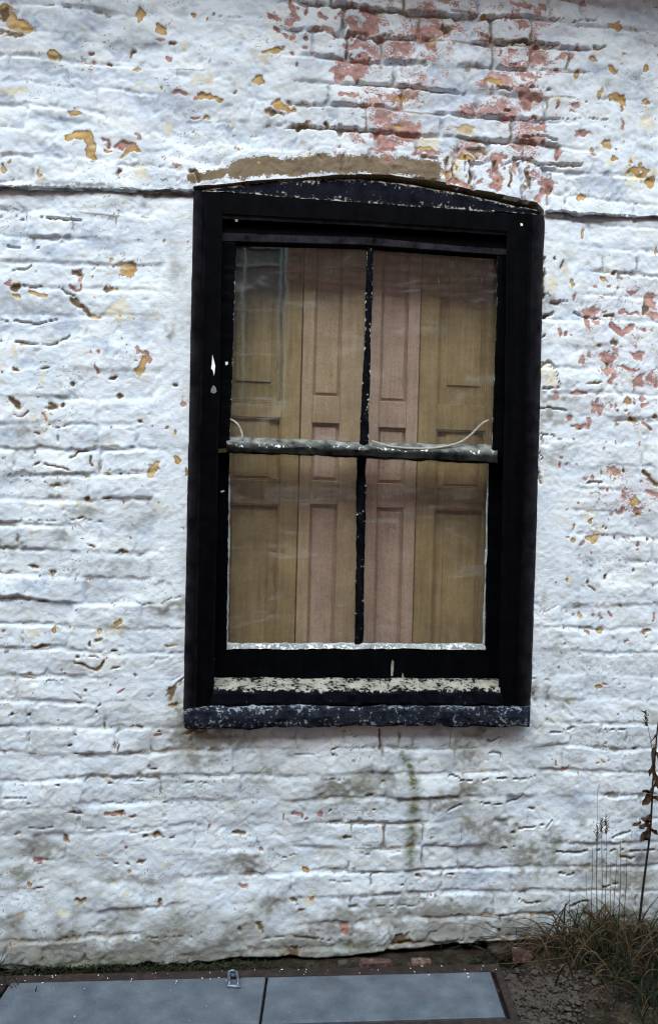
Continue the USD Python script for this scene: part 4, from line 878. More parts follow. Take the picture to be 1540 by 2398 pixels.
# ------------------------------------------------------------------ panelled shutters inside
def wood(name, lo, mid, hi, crack):
    return mat(name, {
        'g': ('geometry', {}), 'mg': ('mapping', {'scale': (1.0, 1.0, 0.07)}), 'ng': ('noise_texture', {'scale': 85.0, 'detail': 5.0, 'roughness': 0.6}), 'nl': ('noise_texture', {'scale': 9.0, 'detail': 5.0, 'roughness': 0.6}),
        'oi': ('object_info', {}), 'nm': ('noise_texture', {'scale': 62.0, 'detail': 6.0, 'roughness': 0.65}), 'mv': ('mapping', {'scale': (1.0, 1.0, 0.55)}), 'v': ('voronoi_texture', {'feature': 'distance_to_edge', 'scale': 125.0, 'randomness': 1.0}),
        'c': ramp((0.28, lo), (0.5, mid), (0.72, hi)), 'ad': ('math', {'math_type': 'multiply_add', 'value2': 0.6}), 'sc': ('math', {'math_type': 'multiply', 'value2': 0.4}),
        'vr': ramp((0.0, (1 - crack,) * 3), (0.05, (1 - crack,) * 3), (0.17, (1, 1, 1))), 'mv2': ('mix_color', {'blend_type': 'multiply', 'fac': 1.0}), 'st': ramp((0.25, (0.70, 0.62, 0.52)), (0.44, (1, 1, 1))), 'ms': ('mix_color', {'blend_type': 'multiply', 'fac': 0.8}),
        'h': ('math', {'math_type': 'multiply', 'value2': 0.0008}), 'b': ('bump', {'strength': 0.6, 'distance': 1.0}), 'p': ('principled_bsdf', {'roughness': 0.65, 'specular_ior_level': 0.3})},
        [('g.position', 'mg.vector'), ('mg.vector', 'ng.vector'), ('g.position', 'nl.vector'), ('g.position', 'nm.vector'), ('g.position', 'mv.vector'), ('mv.vector', 'v.vector'), ('nl.fac', 'ad.value1'), ('ng.fac', 'sc.value1'), ('sc.value', 'ad.value3'), ('ad.value', 'c.fac'),
         ('v.distance', 'vr.fac'), ('c.color', 'mv2.a'), ('vr.color', 'mv2.b'), ('nm.fac', 'st.fac'), ('mv2.result', 'ms.a'), ('st.color', 'ms.b'), ('ms.result', 'p.base_color'), ('ng.fac', 'h.value1'), ('h.value', 'b.height'), ('b.normal', 'p.normal')], surface='p.BSDF')


ochre_w = wood('ochre_brown_shutter_paint', (0.13, 0.088, 0.038), (0.275, 0.19, 0.088), (0.40, 0.285, 0.14), 0.12)
pink_w = wood('pinkish_brown_shutter_paint', (0.24, 0.148, 0.108), (0.39, 0.26, 0.195), (0.50, 0.355, 0.275), 0.15)
tan_w = wood('tan_shutter_paint', (0.23, 0.15, 0.085), (0.36, 0.25, 0.15), (0.47, 0.345, 0.22), 0.13)
YS = .150


def sx(px, py=1050):
    return W(px, py, YS)[0]


def szz(py, px=850):
    return W(px, py, YS)[1]


def raised_panel(x0, x1, z0, z1, fx0, fx1, fz0, fz1, y):
    """A panel with a bevelled margin rising to a flat field."""
    o = [(x0, y + .010, z0), (x1, y + .010, z0), (x1, y + .010, z1), (x0, y + .010, z1)]
    a = [(fx0, y + .006, fz0), (fx1, y + .006, fz0), (fx1, y + .006, fz1), (fx0, y + .006, fz1)]
    b = [(fx0, y + .001, fz0), (fx1, y + .001, fz0), (fx1, y + .001, fz1), (fx0, y + .001, fz1)]
    k = [(x0, y + .018, z0), (x1, y + .018, z0), (x1, y + .018, z1), (x0, y + .018, z1)]
    v = np.array(o + a + b + k)
    f = []
    for s_, t_ in ((0, 4), (4, 8)):
        for i in range(4):
            f.append([s_ + i, s_ + (i + 1) % 4, t_ + (i + 1) % 4, t_ + i])
    f.append([8, 9, 10, 11])
    for i in range(4):
        f.append([12 + i, 12 + (i + 1) % 4, (i + 1) % 4, i])
    f.append([15, 14, 13, 12])
    return v, np.array(f)


def leaf(parent, x0, x1, po, pi, rows, m_frame, m_panel, field=None, raised=True, dy=0.0, name='leaf'):
    """A shutter leaf: x0-x1 its edges, po-pi its panel openings, rows the heights of each panel (top, foot)."""
    z0, z1 = szz(1575), szz(515)
    lf = UsdGeom.Xform.Define(stage, path_for(name, parent)).GetPath()
    y, T = YS + dy, .026

    def bx(nm, a, b, c, d, m):
        obj(nm, MB().box(a, b, y, y + T, c, d, .0018).mesh, m, lf, smooth=False)
    bx('stile', x0 + .0012, po, z0, z1, m_frame)
    bx('stile', pi, x1 - .0012, z0, z1, m_frame)
    edges = [z1] + [v for r in rows for v in r] + [z0]
    for a, b in zip(edges[::2], edges[1::2]):
        if a - b > .004:
            bx('rail', po + .0003, pi - .0003, b, a, m_frame)
    for i, (a, b) in enumerate(rows):
        mx, mz = ((field[0] - po, pi - field[1]) if field else (.010, .010)), .0
        top_m, bot_m = (.035, .035) if field and (a - b) > .2 else (.012, .012)
        if i == 0 and field:
            bot_m = szz(902) - szz(952)
        v, f = raised_panel(po - .006, pi + .006, b - .006, a + .006, po + mx[0], pi - mx[1], b + bot_m, a - top_m, y + (.010 if raised else .0095))
        obj('panel', (v, f), m_panel[i] if isinstance(m_panel, list) else m_panel, lf, smooth=False)
        if raised:
            # ovolo bead round the opening
            mb = MB()
            w_ = .0045
            for (p, q_, r_, s_) in ((po, po + w_, b, a), (pi - w_, pi, b, a), (po + w_, pi - w_, b, b + w_), (po + w_, pi - w_, a - w_, a)):
                mb.box(p, q_, y + .0025, y + .014, r_, s_, .0015)
            obj('bead', mb.mesh, m_frame, lf, smooth=False)
    return lf


shl = thing('folding_shutter', 'left pair of closed panelled shutter leaves, ochre and pinkish, behind the panes', 'shutter')
shr = thing('folding_shutter', 'right pair of closed panelled shutter leaves, mauve and brown, behind the panes', 'shutter')
leaf(shl, sx(505), sx(701), sx(528), sx(657), [(szz(520 + 20), szz(952)), (szz(986), szz(1130)), (szz(1186), szz(1545))], ochre_w, ochre_w, field=(sx(548), sx(630)), name='outer_leaf')
leaf(shl, sx(701.8), sx(850), sx(729), sx(793), [(szz(540), szz(931)), (szz(994), szz(1128)), (szz(1183), szz(1545))], tan_w, [tan_w, pink_w, pink_w], raised=False, dy=-.004, name='inner_leaf')
leaf(shr, sx(850.8), sx(976), sx(884), sx(948), [(szz(540), szz(937)), (szz(999), szz(1130)), (szz(1187), szz(1545))], pink_w, pink_w, raised=False, dy=-.004, name='inner_leaf')
leaf(shr, sx(976.8), sx(1195), sx(1020), sx(1136), [(szz(540), szz(940)), (szz(999), szz(1135)), (szz(1186), szz(1545))], ochre_w, ochre_w, field=(sx(1045), sx(1121)), name='outer_leaf')
# timber lining of the recess behind the sashes
mb = MB()
xa, xb, za, zb = sx(505) - .012, sx(1195) + .012, szz(1575) - .01, szz(515) + .01
mb.box(xa - .03, xa, .10, .25, za - .05, zb + .05).box(xb, xb + .03, .10, .25, za - .05, zb + .05).box(xa + .0005, xb - .0005, .10, .25, zb + .001, zb + .05).box(xa + .0005, xb - .0005, .10, .25, za - .05, za - .001)
obj('box_lining', mb.mesh, ochre_w, win, smooth=False)

# ------------------------------------------------------------------ the strip that runs into the window head on both sides
def strip(pts, th, label, y=-.010):
    lo = [(a, b + t) for (a, b), t in zip(pts, th)]
    mid = [(a, b + t * .45) for (a, b), t in zip(pts, th)]
    sp = moulding('ledge_strip', [(pts, .02, .3, .3), (pts, y + .004, .55, .3), (mid, y - .004, .25, .2), (lo, y - .002, .05, .4), (lo, .02, 0, .2)], lead_m, None, n=150, jit=.0014)
    tag(stage.GetPrimAtPath(sp), label, 'strip')


strip([(-500, 421), (-60, 429), (0, 431), (120, 434), (230, 436), (330, 439), (452, 443)], [8, 8, 8, 9, 10, 7, 8], 'thin grey ledge strip across the wall left of the window head')
strip([(1276, 490), (1340, 493), (1420, 498), (1480, 501), (1545, 503), (1900, 520)], [8, 8, 9, 7, 8, 8], 'thin grey ledge strip across the wall right of the window head')
# ------------------------------------------------------------------ ground
gxs = np.concatenate([np.linspace(-60, -1.6, 30, endpoint=False), np.arange(-1.6, 2.2, 0.014), np.linspace(2.2, 60, 30)])
gys = np.concatenate([np.linspace(-60, -1.2, 30, endpoint=False), np.arange(-1.2, 0.062, 0.014), np.linspace(0.08, 60, 20)])
GX, GY = np.meshgrid(gxs, gys)
near_w = sst(-1.15, -0.9, GY) * sst(-1.55, -1.2, GX) * (1 - sst(1.9, 2.15, GX))


def soil_height(x, y):
    rise = 0.045 * sst(0.84, 1.2, x) * sst(-0.55, -0.1, y) + 0.03 * sst(-0.56, -0.75, x) * sst(-0.5, -0.1, y)
    return -0.020 - 0.022 * sst(-.13, -.08, y) + rise + (0.006 * fbm(x * 9, y * 9, 111, 3) + 0.004 * fbm(x * 30, y * 30, 115, 3)) * (0.25 + sst(0.74, 0.85, x) + sst(-0.5, -0.6, x))


GZ = np.where(near_w > 0, soil_height(GX, GY) * near_w + (1 - near_w) * -0.016, -0.016)
# the soil stops under the wall's foot
soil = mat('dark_damp_soil', {'g': ('geometry', {}), 'n': ('noise_texture', {'scale': 24.0, 'detail': 8.0, 'roughness': 0.65}), 'n2': ('noise_texture', {'scale': 160.0, 'detail': 4.0, 'roughness': 0.7}),
                              'c': ramp((0.3, (0.014, 0.010, 0.007)), (0.5, (0.035, 0.024, 0.016)), (0.68, (0.085, 0.065, 0.046))), 'c2': ramp((0.35, (0.5, 0.5, 0.5)), (0.65, (1.25, 1.2, 1.1))), 'm': ('mix_color', {'blend_type': 'multiply', 'fac': 1.0}),
                              'a': ('math', {'math_type': 'multiply', 'value2': 0.012}), 'b': ('bump', {'strength': 0.9, 'distance': 1.0}), 'p': ('principled_bsdf', {'roughness': 0.95, 'specular_ior_level': 0.2})},
           [('g.position', 'n.vector'), ('g.position', 'n2.vector'), ('n.fac', 'c.fac'), ('n2.fac', 'c2.fac'), ('c.color', 'm.a'), ('c2.color', 'm.b'), ('m.result', 'p.base_color'), ('n2.fac', 'a.value1'), ('a.value', 'b.height'), ('b.normal', 'p.normal')], surface='p.BSDF')
gi = np.arange(GX.size).reshape(GX.shape)
gf = np.stack([gi[:-1, :-1], gi[:-1, 1:], gi[1:, 1:], gi[1:, :-1]], -1).reshape(-1, 4)
gp = obj('ground', (np.stack([GX, GY, GZ], -1).reshape(-1, 3), gf), soil, None, smooth=True, kind='structure')
tag(stage.GetPrimAtPath(gp), 'dark damp earth at the foot of the wall')

# ------------------------------------------------------------------ steel hatch
steel = mat('dull_galvanised_steel', {'g': ('geometry', {}), 'n': ('noise_texture', {'scale': 14.0, 'detail': 6.0, 'roughness': 0.6}), 'nf': ('noise_texture', {'scale': 260.0, 'detail': 2.0}), 'ns': ('noise_texture', {'scale': 75.0, 'detail': 2.0, 'roughness': 0.4}),
                                     'c': ramp((0.3, (0.050, 0.058, 0.070)), (0.5, (0.075, 0.085, 0.101)), (0.7, (0.108, 0.117, 0.130))), 'gr': ramp((0.3, (0.85, 0.85, 0.85)), (0.7, (1.15, 1.15, 1.15))), 'm': ('mix_color', {'blend_type': 'multiply', 'fac': 1.0}),
                                     'sp': ramp((0.76, (0, 0, 0)), (0.80, (0.8, 0.8, 0.8))), 'm2': ('mix_color', {'b': (0.45, 0.44, 0.42)}), 'nd': ('noise_texture', {'scale': 4.5, 'detail': 6.0, 'roughness': 0.7}), 'dr': ramp((0.56, (0, 0, 0)), (0.72, (0.6, 0.6, 0.6))), 'm3': ('mix_color', {'b': (0.085, 0.07, 0.05)}),
                                     'h': ('math', {'math_type': 'multiply', 'value2': 0.0007}), 'b': ('bump', {'strength': 0.5, 'distance': 1.0}), 'p': ('principled_bsdf', {'roughness': 0.62, 'specular_ior_level': 0.4})},
            [('g.position', k + '.vector') for k in ('n', 'nf', 'ns', 'nd')] + [('n.fac', 'c.fac'), ('nf.fac', 'gr.fac'), ('c.color', 'm.a'), ('gr.color', 'm.b'), ('ns.fac', 'sp.fac'), ('m.result', 'm3.a'), ('nd.fac', 'dr.fac'), ('dr.color', 'm3.fac'), ('m3.result', 'm2.a'), ('sp.color', 'm2.fac'),
             ('m2.result', 'p.base_color'), ('nf.fac', 'h.value1'), ('h.value', 'b.height'), ('b.normal', 'p.normal')], surface='p.BSDF')
rust = mat('rusty_brown_iron', {'g': ('geometry', {}), 'n': ('noise_texture', {'scale': 45.0, 'detail': 6.0, 'roughness': 0.65}), 'c': ramp((0.3, (0.008, 0.005, 0.004)), (0.5, (0.020, 0.010, 0.008)), (0.7, (0.045, 0.023, 0.016))),
                                'b': ('bump', {'strength': 0.6, 'distance': 0.002}), 'p': ('principled_bsdf', {'roughness': 0.8, 'specular_ior_level': 0.3})},
           [('g.position', 'n.vector'), ('n.fac', 'c.fac'), ('c.color', 'p.base_color'), ('n.fac', 'b.height'), ('b.normal', 'p.normal')], surface='p.BSDF')
iron = mat('dull_bright_iron', {'g': ('geometry', {}), 'n': ('noise_texture', {'scale': 90.0, 'detail': 4.0}), 'c': ramp((0.35, (0.06, 0.05, 0.05)), (0.6, (0.17, 0.19, 0.25))), 'p': ('principled_bsdf', {'roughness': 0.4, 'metallic': 0.7})},
           [('g.position', 'n.vector'), ('n.fac', 'c.fac'), ('c.color', 'p.base_color')], surface='p.BSDF')

hatch = thing('steel_hatch', 'low hatch of two grey steel plates in a rusty frame below the window', 'hatch')
FL, FR = np.array([-0.545, -0.1313]), np.array([0.757, -0.191])
ax = (FR - FL) / np.linalg.norm(FR - FL)
pt = np.array([-0.135, -0.991])                              # towards the viewer: the hatch's far-to-near direction
Lh, Dh = np.linalg.norm(FR - FL), 0.192


def hp(u, d_, z):
    p = FL + ax * u + pt * d_
    return [p[0], p[1], z]


def slab(u0, u1, d0, d1, z0, z1, b=.002):
    c = []
    for zz_, ins in ((z0, 0), (z1 - b, 0), (z1, b)):
        c += [hp(u0 + ins, d0 + ins, zz_), hp(u1 - ins, d0 + ins, zz_), hp(u1 - ins, d1 - ins, zz_), hp(u0 + ins, d1 - ins, zz_)]
    import trimesh
    h = trimesh.convex.convex_hull(np.array(c))
    return np.array(h.vertices), np.array(h.faces)


useam = 0.680
obj('plate', slab(0, useam - .0035, 0, Dh, -.004, .010), steel, hatch, smooth=False)
obj('plate', slab(useam + .0035, Lh, 0, Dh, -.005, .0085), steel, hatch, smooth=False)
for nm, a in (('back_rail', (-.045, Lh + .034, -.040, -.004, -.03, .0065)), ('front_rail', (-.045, Lh + .034, Dh + .004, Dh + .036, -.03, .0055))):
    obj(nm, slab(*a), rust, hatch, smooth=False)
obj('end_rail', slab(Lh + .014, Lh + .034, -.0035, Dh + .0035, -.03, .006), rust, hatch, smooth=False)
obj('end_rail', slab(-.045, -.010, -.0035, Dh + .0035, -.03, .006), rust, hatch, smooth=False)
obj('hatch_well', slab(-.009, Lh + .0135, -.0038, Dh + .0038, -.05, -.012), rust, hatch, smooth=False)
# hasp folded over the seam of the back rail
hs = thing('hasp', 'bent metal hasp standing at the back edge of the left hatch plate', 'hasp')
h0 = G(545, 2300, .011)
ang = 0.30


def hx(u, d_, z):
    return [h0[0] + u * math.cos(ang) - d_ * math.sin(ang), h0[1] - u * math.sin(ang) * .3 + d_, z]


mb = MB()
path = [hx(-.016, -.022, .012), hx(-.013, -.012, .020), hx(-.010, .004, .022), hx(-.006, .020, .026), hx(.006, .026, .027), hx(.016, .020, .026), hx(.014, .004, .022), hx(.011, -.012, .020), hx(.008, -.022, .012)]
mb.tube(path, .0042, 7)
obj('loop', mb.mesh, iron, hs, smooth=True)
mb = MB().tube([hx(-.022, -.022, .0125), hx(.012, -.024, .0125)], .0052, 7)
obj('cross_bar', mb.mesh, iron, hs, smooth=True)
mb = MB()
v = np.array([hx(-.011, .010, .018), hx(.013, .010, .018), hx(.014, .030, .020), hx(-.005, .030, .020), hx(-.011, .010, .021), hx(.013, .010, .021), hx(.014, .030, .024), hx(-.005, .030, .024)])
mb.add(v, [[0, 1, 2, 3], [7, 6, 5, 4], [0, 4, 5, 1], [1, 5, 6, 2], [2, 6, 7, 3], [3, 7, 4, 0]])
obj('strap', mb.mesh, iron, hs, smooth=False)
obj('base_plate', MB().box(h0[0] - .014, h0[0] + .020, h0[1] + .012, h0[1] + .036, .0105, .0135, .001).mesh, rust, hs, smooth=False)

# ------------------------------------------------------------------ rubble and gravel
import trimesh
rp = np.random.default_rng(5)


def pebble(r, rgn, flat=.65):
    p = rgn.normal(size=(14, 3))
    p /= np.linalg.norm(p, axis=1, keepdims=True)
    p *= r * rgn.uniform(.75, 1.1, (14, 1))
    p[:, 2] *= flat
    p[:, 0] *= rgn.uniform(.8, 1.4)
    h = trimesh.convex.convex_hull(p)
    return np.array(h.vertices), np.array(h.faces)


stone_m = mat('mixed_gravel', {'g': ('geometry', {}), 'c': ramp((0.0, (0.05, 0.035, 0.025)), (0.25, (0.14, 0.10, 0.07)), (0.42, (0.28, 0.23, 0.18)), (0.55, (0.58, 0.56, 0.53)), (1.0, (0.68, 0.66, 0.63))), 'n': ('noise_texture', {'scale': 200.0, 'detail': 3.0}), 'r': ramp((0.3, (0.7, 0.7, 0.7)), (0.6, (1, 1, 1))), 'm': ('mix_color', {'blend_type': 'multiply', 'fac': 1.0}),
                               'p': ('principled_bsdf', {'roughness': 0.85})}, [('g.random_per_island', 'c.fac'), ('g.position', 'n.vector'), ('n.fac', 'r.fac'), ('c.color', 'm.a'), ('r.color', 'm.b'), ('m.result', 'p.base_color')], surface='p.BSDF')
mb = MB()
kk = 0
while kk < 1700:
    px, py = rp.uniform(1130, 1480), rp.uniform(2255, 2440)
    dens = math.exp(-((px - 1250) / 85) ** 2 - ((py - 2350) / 75) ** 2) + .07
    if rp.random() > dens:
        continue
    g_ = G(px, py)
    rel = np.array([g_[0], g_[1]]) - FL
    if 0 - .05 < rel @ ax < Lh + .035 + .045 * (rp.random() < .95) * -0 and -.05 < rel @ pt < Dh + .06 and rp.random() < .93:
        continue
    r = rp.uniform(.0022, .0065) if rp.random() < .88 else rp.uniform(.007, .012)
    v, f = pebble(r, rp)
    mb.add(v + [g_[0], g_[1], float(soil_height(g_[0], g_[1])) + r * .55], f)
    kk += 1
gvp = obj('gravel', mb.mesh, stone_m, None, smooth=False)
tag(stage.GetPrimAtPath(gvp), 'small pale and brown gravel spilt right of the steel hatch', 'gravel', None, 'stuff')
# crumbs of plaster lying on the frame and plates
mb = MB()
for _ in range(55):
    u_, d_ = rp.uniform(-.04, Lh + .03), abs(rp.normal(0, .035)) - .032
    p = hp(u_, d_, .010)
    r = rp.uniform(.0008, .0028)
    v, f = pebble(r, rp)
    mb.add(v + np.array(p) + [0, 0, r * .5], f)
crumb = mat('plaster_crumbs', {'p': ('principled_bsdf', {'base_color': (0.55, 0.53, 0.48), 'roughness': 0.9})}, [], surface='p.BSDF')
cpth = obj('plaster_crumbs', mb.mesh, crumb, None, smooth=False)
tag(stage.GetPrimAtPath(cpth), 'white crumbs of limewash fallen along the back rail of the hatch', 'crumbs', None, 'stuff')
frag_m = mat('old_red_brick_fragment', {'g': ('geometry', {}), 'n': ('noise_texture', {'scale': 60.0, 'detail': 5.0}), 'c': ramp((0.3, (0.03, 0.016, 0.012)), (0.55, (0.085, 0.036, 0.025)), (0.75, (0.2, 0.14, 0.11))), 'b': ('bump', {'distance': 0.003, 'strength': .7}), 'p': ('principled_bsdf', {'roughness': 0.9})},
             [('g.position', 'n.vector'), ('n.fac', 'c.fac'), ('c.color', 'p.base_color'), ('n.fac', 'b.height'), ('b.normal', 'p.normal')], surface='p.BSDF')


def fragment(px, py, sx_, sy_, sz_, m, label, cat, name, rot=0.0):
    g_ = G(px, py)
    p = rp.uniform(-1, 1, (40, 3))
    p = np.sign(p) * np.abs(p) ** .35 * [sx_, sy_, sz_]
    h = trimesh.convex.convex_hull(p)
    v = np.array(h.vertices)
    c_, s_ = math.cos(rot), math.sin(rot)
    v = np.c_[v[:, 0] * c_ - v[:, 1] * s_, v[:, 0] * s_ + v[:, 1] * c_, v[:, 2]]
    pth = obj(name, (v + [g_[0], g_[1], sz_ * .7 - .012], np.array(h.faces)), m, None, smooth=False)
    tag(stage.GetPrimAtPath(pth), label, cat)


fragment(880, 2256, .048, .016, .012, frag_m, 'flat red brick piece wedged behind the hatch below the lower right pane', 'brick piece', 'brick_fragment', .02)
fragment(985, 2253, .030, .014, .010, frag_m, 'smaller red brick piece behind the right hatch plate, next to the gravel end', 'brick piece', 'brick_fragment', -.1)
fragment(803, 2259, .014, .011, .012, stone_m, 'pale pebble in the dark gap behind the seam of the hatch', 'pebble', 'pebble', .3)
fragment(1175, 2226, .040, .022, .012, soil, 'dark soil coloured lump in place of the dark hollow under the wall foot beside the grass', 'stone', 'rough_stone', .2)  # coloured dark to stand in for a shaded hole
fragment(1222, 2236, .030, .020, .014, frag_m, 'brownish stone half hidden by arching dry grass', 'stone', 'rough_stone', -.3)

# ------------------------------------------------------------------ grass and weeds
def plant_look(name, a, b, tr=.25):
    return mat(name, {'g': ('geometry', {}), 'c': ramp((0.0, a), (1.0, b)), 'n': ('noise_texture', {'scale': 70.0, 'detail': 3.0}), 'r': ramp((0.3, (0.6, 0.6, 0.6)), (0.7, (1.15, 1.15, 1.15))), 'm': ('mix_color', {'blend_type': 'multiply', 'fac': 1.0}),
                      'd': ('principled_bsdf', {'roughness': 0.7, 'specular_ior_level': 0.3}), 't': ('translucent_bsdf', {}), 'x': ('mix_closure', {'fac': tr})},
               [('g.random_per_island', 'c.fac'), ('g.position', 'n.vector'), ('n.fac', 'r.fac'), ('c.color', 'm.a'), ('r.color', 'm.b'), ('m.result', 'd.base_color'), ('m.result', 't.color'), ('d.BSDF', 'x.closure1'), ('t.BSDF', 'x.closure2')], surface='x.closure')


straw = plant_look('dry_straw', (0.10, 0.06, 0.028), (0.30, 0.20, 0.10))
deadb = plant_look('dead_brown_stalk', (0.025, 0.013, 0.008), (0.09, 0.045, 0.024), .1)
green = plant_look('dark_grass_green', (0.008, 0.018, 0.004), (0.03, 0.05, 0.012))
leafb = plant_look('withered_leaf', (0.07, 0.035, 0.018), (0.20, 0.115, 0.055), .3)


def ribbon(mb, pts, w):
    """A grass blade: a narrow folded strip tapering to its tip."""
    p = np.asarray(pts, float)
    t_ = np.gradient(p, axis=0)
    side = np.cross(t_, rp.normal(size=3)); side /= np.linalg.norm(side, axis=1, keepdims=True) + 1e-9
    up_ = np.cross(side, t_); up_ /= np.linalg.norm(up_, axis=1, keepdims=True) + 1e-9
    k = len(p)
    wd = (w * (1 - np.linspace(0, 1, k) ** 1.6) + .0003)[:, None]
    v = np.vstack([p - side * wd, p + up_ * wd * .35, p + side * wd])
    i = np.arange(k - 1)
    mb.add(v, np.vstack([np.stack([i, i + 1, i + 1 + k, i + k], 1), np.stack([i + k, i + 1 + k, i + 1 + 2 * k, i + 2 * k], 1)]))


def blades(mb, n, cx_, cy_, spread, hlo, hhi, lean, droop, w=(.0011, .0030), fan=(0, 6.28)):
    for _ in range(n):
        bx_, by_ = cx_ + rp.normal(0, spread[0]), min(cy_ + rp.normal(0, spread[1]), -.018)
        h = rp.uniform(hlo, hhi)
        a = rp.uniform(*fan)
        L_ = rp.uniform(.3, 1) * lean * h
        s_ = np.linspace(0, 1, 9)
        d_ = rp.uniform(.2, 1) * droop
        z = h * (s_ - d_ * s_ ** 2.4)
        pts = np.stack([bx_ + math.cos(a) * L_ * s_ ** 1.5, by_ + math.sin(a) * L_ * s_ ** 1.5 * .6, np.maximum(z + float(soil_height(bx_, by_)), -.005)], 1)
        pts[:, 1] = np.minimum(pts[:, 1], -.010)
        ribbon(mb, pts, rp.uniform(*w))


clump = thing('dry_grass_clump', 'tangled clump of dry straw and green grass at the lower right wall foot', 'grass')
for mtl, nm, args in ((straw, 'straw_blades', [(230, 1.11, -.11, (.07, .06), .07, .22, .9, .9), (80, 1.16, -.26, (.10, .08), .05, .17, 1.3, 1.1), (40, .98, -.08, (.05, .03), .10, .22, 1.6, 1.2, (.0009, .0017), (2.6, 3.8)), (50, 1.28, -.2, (.08, .09), .06, .18, 1.2, 1.0)]),
                      (deadb, 'dead_blades', [(150, 1.14, -.20, (.09, .10), .04, .15, 1.2, 1.0), (90, 1.28, -.15, (.08, .08), .05, .17, 1.0, .9), (80, .92, -.07, (.08, .02), .03, .10, 1.2, .9)]),
                      (green, 'green_blades', [(150, 1.09, -.14, (.05, .06), .06, .19, .6, .6), (130, 1.16, -.34, (.08, .07), .05, .15, .9, .8), (150, 1.30, -.20, (.08, .10), .04, .14, .8, .7), (40, .80, -.05, (.05, .015), .02, .05, .8, .6)])):
    mb = MB()
    for a in args:
        blades(mb, *a)
    raw(nm, *mb.mesh, mtl, clump, kind='stuff')
# arching straws laid over towards the hatch
for pts in ([(1370, 2235, -.13), (1330, 2222, -.15), (1270, 2216, -.14), (1210, 2222, -.12), (1180, 2240, -.10)], [(1358, 2238, -.15), (1300, 2246, -.17), (1230, 2254, -.16), (1123, 2261, -.14)], [(1350, 2262, -.2), (1325, 2256, -.21), (1310, 2268, -.22), (1312, 2300, -.25)],
            [(1390, 2225, -.14), (1450, 2245, -.2), (1500, 2290, -.24), (1560, 2330, -.28)], [(1395, 2240, -.18), (1440, 2270, -.22), (1475, 2310, -.26), (1500, 2345, -.3)], [(1487, 2222, -.2), (1475, 2270, -.22), (1455, 2310, -.25)]):
    w3 = np.array([[W(a, b, y)[0], y, W(a, b, y)[1]] for a, b, y in pts])
    u = np.linspace(0, 1, len(w3))
    q_ = np.linspace(0, 1, 24)
    c = ndimage.gaussian_filter1d(np.stack([np.interp(q_, u, w3[:, i]) for i in range(3)], 1), 2, axis=0, mode='nearest')
    mb = MB().tube(c, np.linspace(.0017, .0009, 24), 5)
    obj('arching_straw', mb.mesh, straw, clump, smooth=True)
# upright flowering stems
for (x0, y0, x1, y1, hd) in ((1386, 2170, 1385, 1985, 0), (1398, 2165, 1397, 1945, 1), (1407, 2172, 1409, 1930, 1), (1418, 2165, 1419, 1925, 1), (1436, 2175, 1443, 1990, 0), (1450, 2160, 1452, 1965, 0), (1462, 2160, 1466, 2010, 0), (1377, 2170, 1372, 2040, 0), (1427, 2170, 1430, 2020, 0), (1333, 2180, 1334, 2090, 0), (1397, 2168, 1398, 1850, 0)):
    yb = -.055
    w3 = np.array([[*W(x0 + (x1 - x0) * s_ + 1.5 * math.sin(s_ * 5 + x0), y0 + (y1 - y0) * s_, yb)] for s_ in np.linspace(-.12, 1, 18)])
    w3 = np.stack([w3[:, 0], np.full(18, yb), w3[:, 1]], 1)
    mb = MB().tube(w3, np.linspace(.0013, .0005, 18), 5)
    sp_ = obj('stem', mb.mesh, straw if hd or x0 % 2 else deadb, clump, smooth=True)
    if hd:
        mb = MB()
        for k in range(26):
            s_ = rp.uniform(0, 1)
            b_ = w3[-1] + [rp.normal(0, .0015), rp.normal(0, .002), .012 - s_ * .05]
            ribbon(mb, np.array([b_, b_ + [rp.normal(0, .004), rp.normal(0, .004), rp.uniform(.004, .012)], b_ + [rp.normal(0, .006), rp.normal(0, .005), rp.uniform(.010, .020)]]), .0011)
        raw('seed_head', *mb.mesh, straw, sp_)

# the tall dead weed
weed = thing('dead_weed', 'tall withered brown weed with curled leaves against the wall at the right edge', 'plant')


def wline(pts, n=30):
    w3 = np.array([[W(a, b, y)[0], y, W(a, b, y)[1]] for a, b, y in pts])
    s_ = np.concatenate([[0], np.cumsum(np.linalg.norm(np.diff(w3, axis=0), axis=1))])
    q_ = np.linspace(0, s_[-1], n)
    c = np.stack([np.interp(q_, s_, w3[:, i]) for i in range(3)], 1)
    return ndimage.gaussian_filter1d(c, 1.2, axis=0, mode='nearest')


mb = MB().tube(wline([(1491, 2215, -.035), (1496, 2164, -.035), (1505, 2080, -.038), (1514, 2010, -.04), (1522, 1950, -.042), (1526, 1880, -.045), (1527, 1840, -.048), (1533, 1780, -.05), (1537, 1720, -.05), (1548, 1640, -.05)], 50), np.linspace(.0042, .0020, 50), 7)
obj('stalk', mb.mesh, deadb, weed, smooth=True)
mb = MB().tube(wline([(1527, 1845, -.048), (1530, 1780, -.055), (1524, 1740, -.055), (1516, 1700, -.052), (1511, 1668, -.05)], 30), np.linspace(.0013, .0007, 30), 5)
obj('side_stem', mb.mesh, deadb, weed, smooth=True)


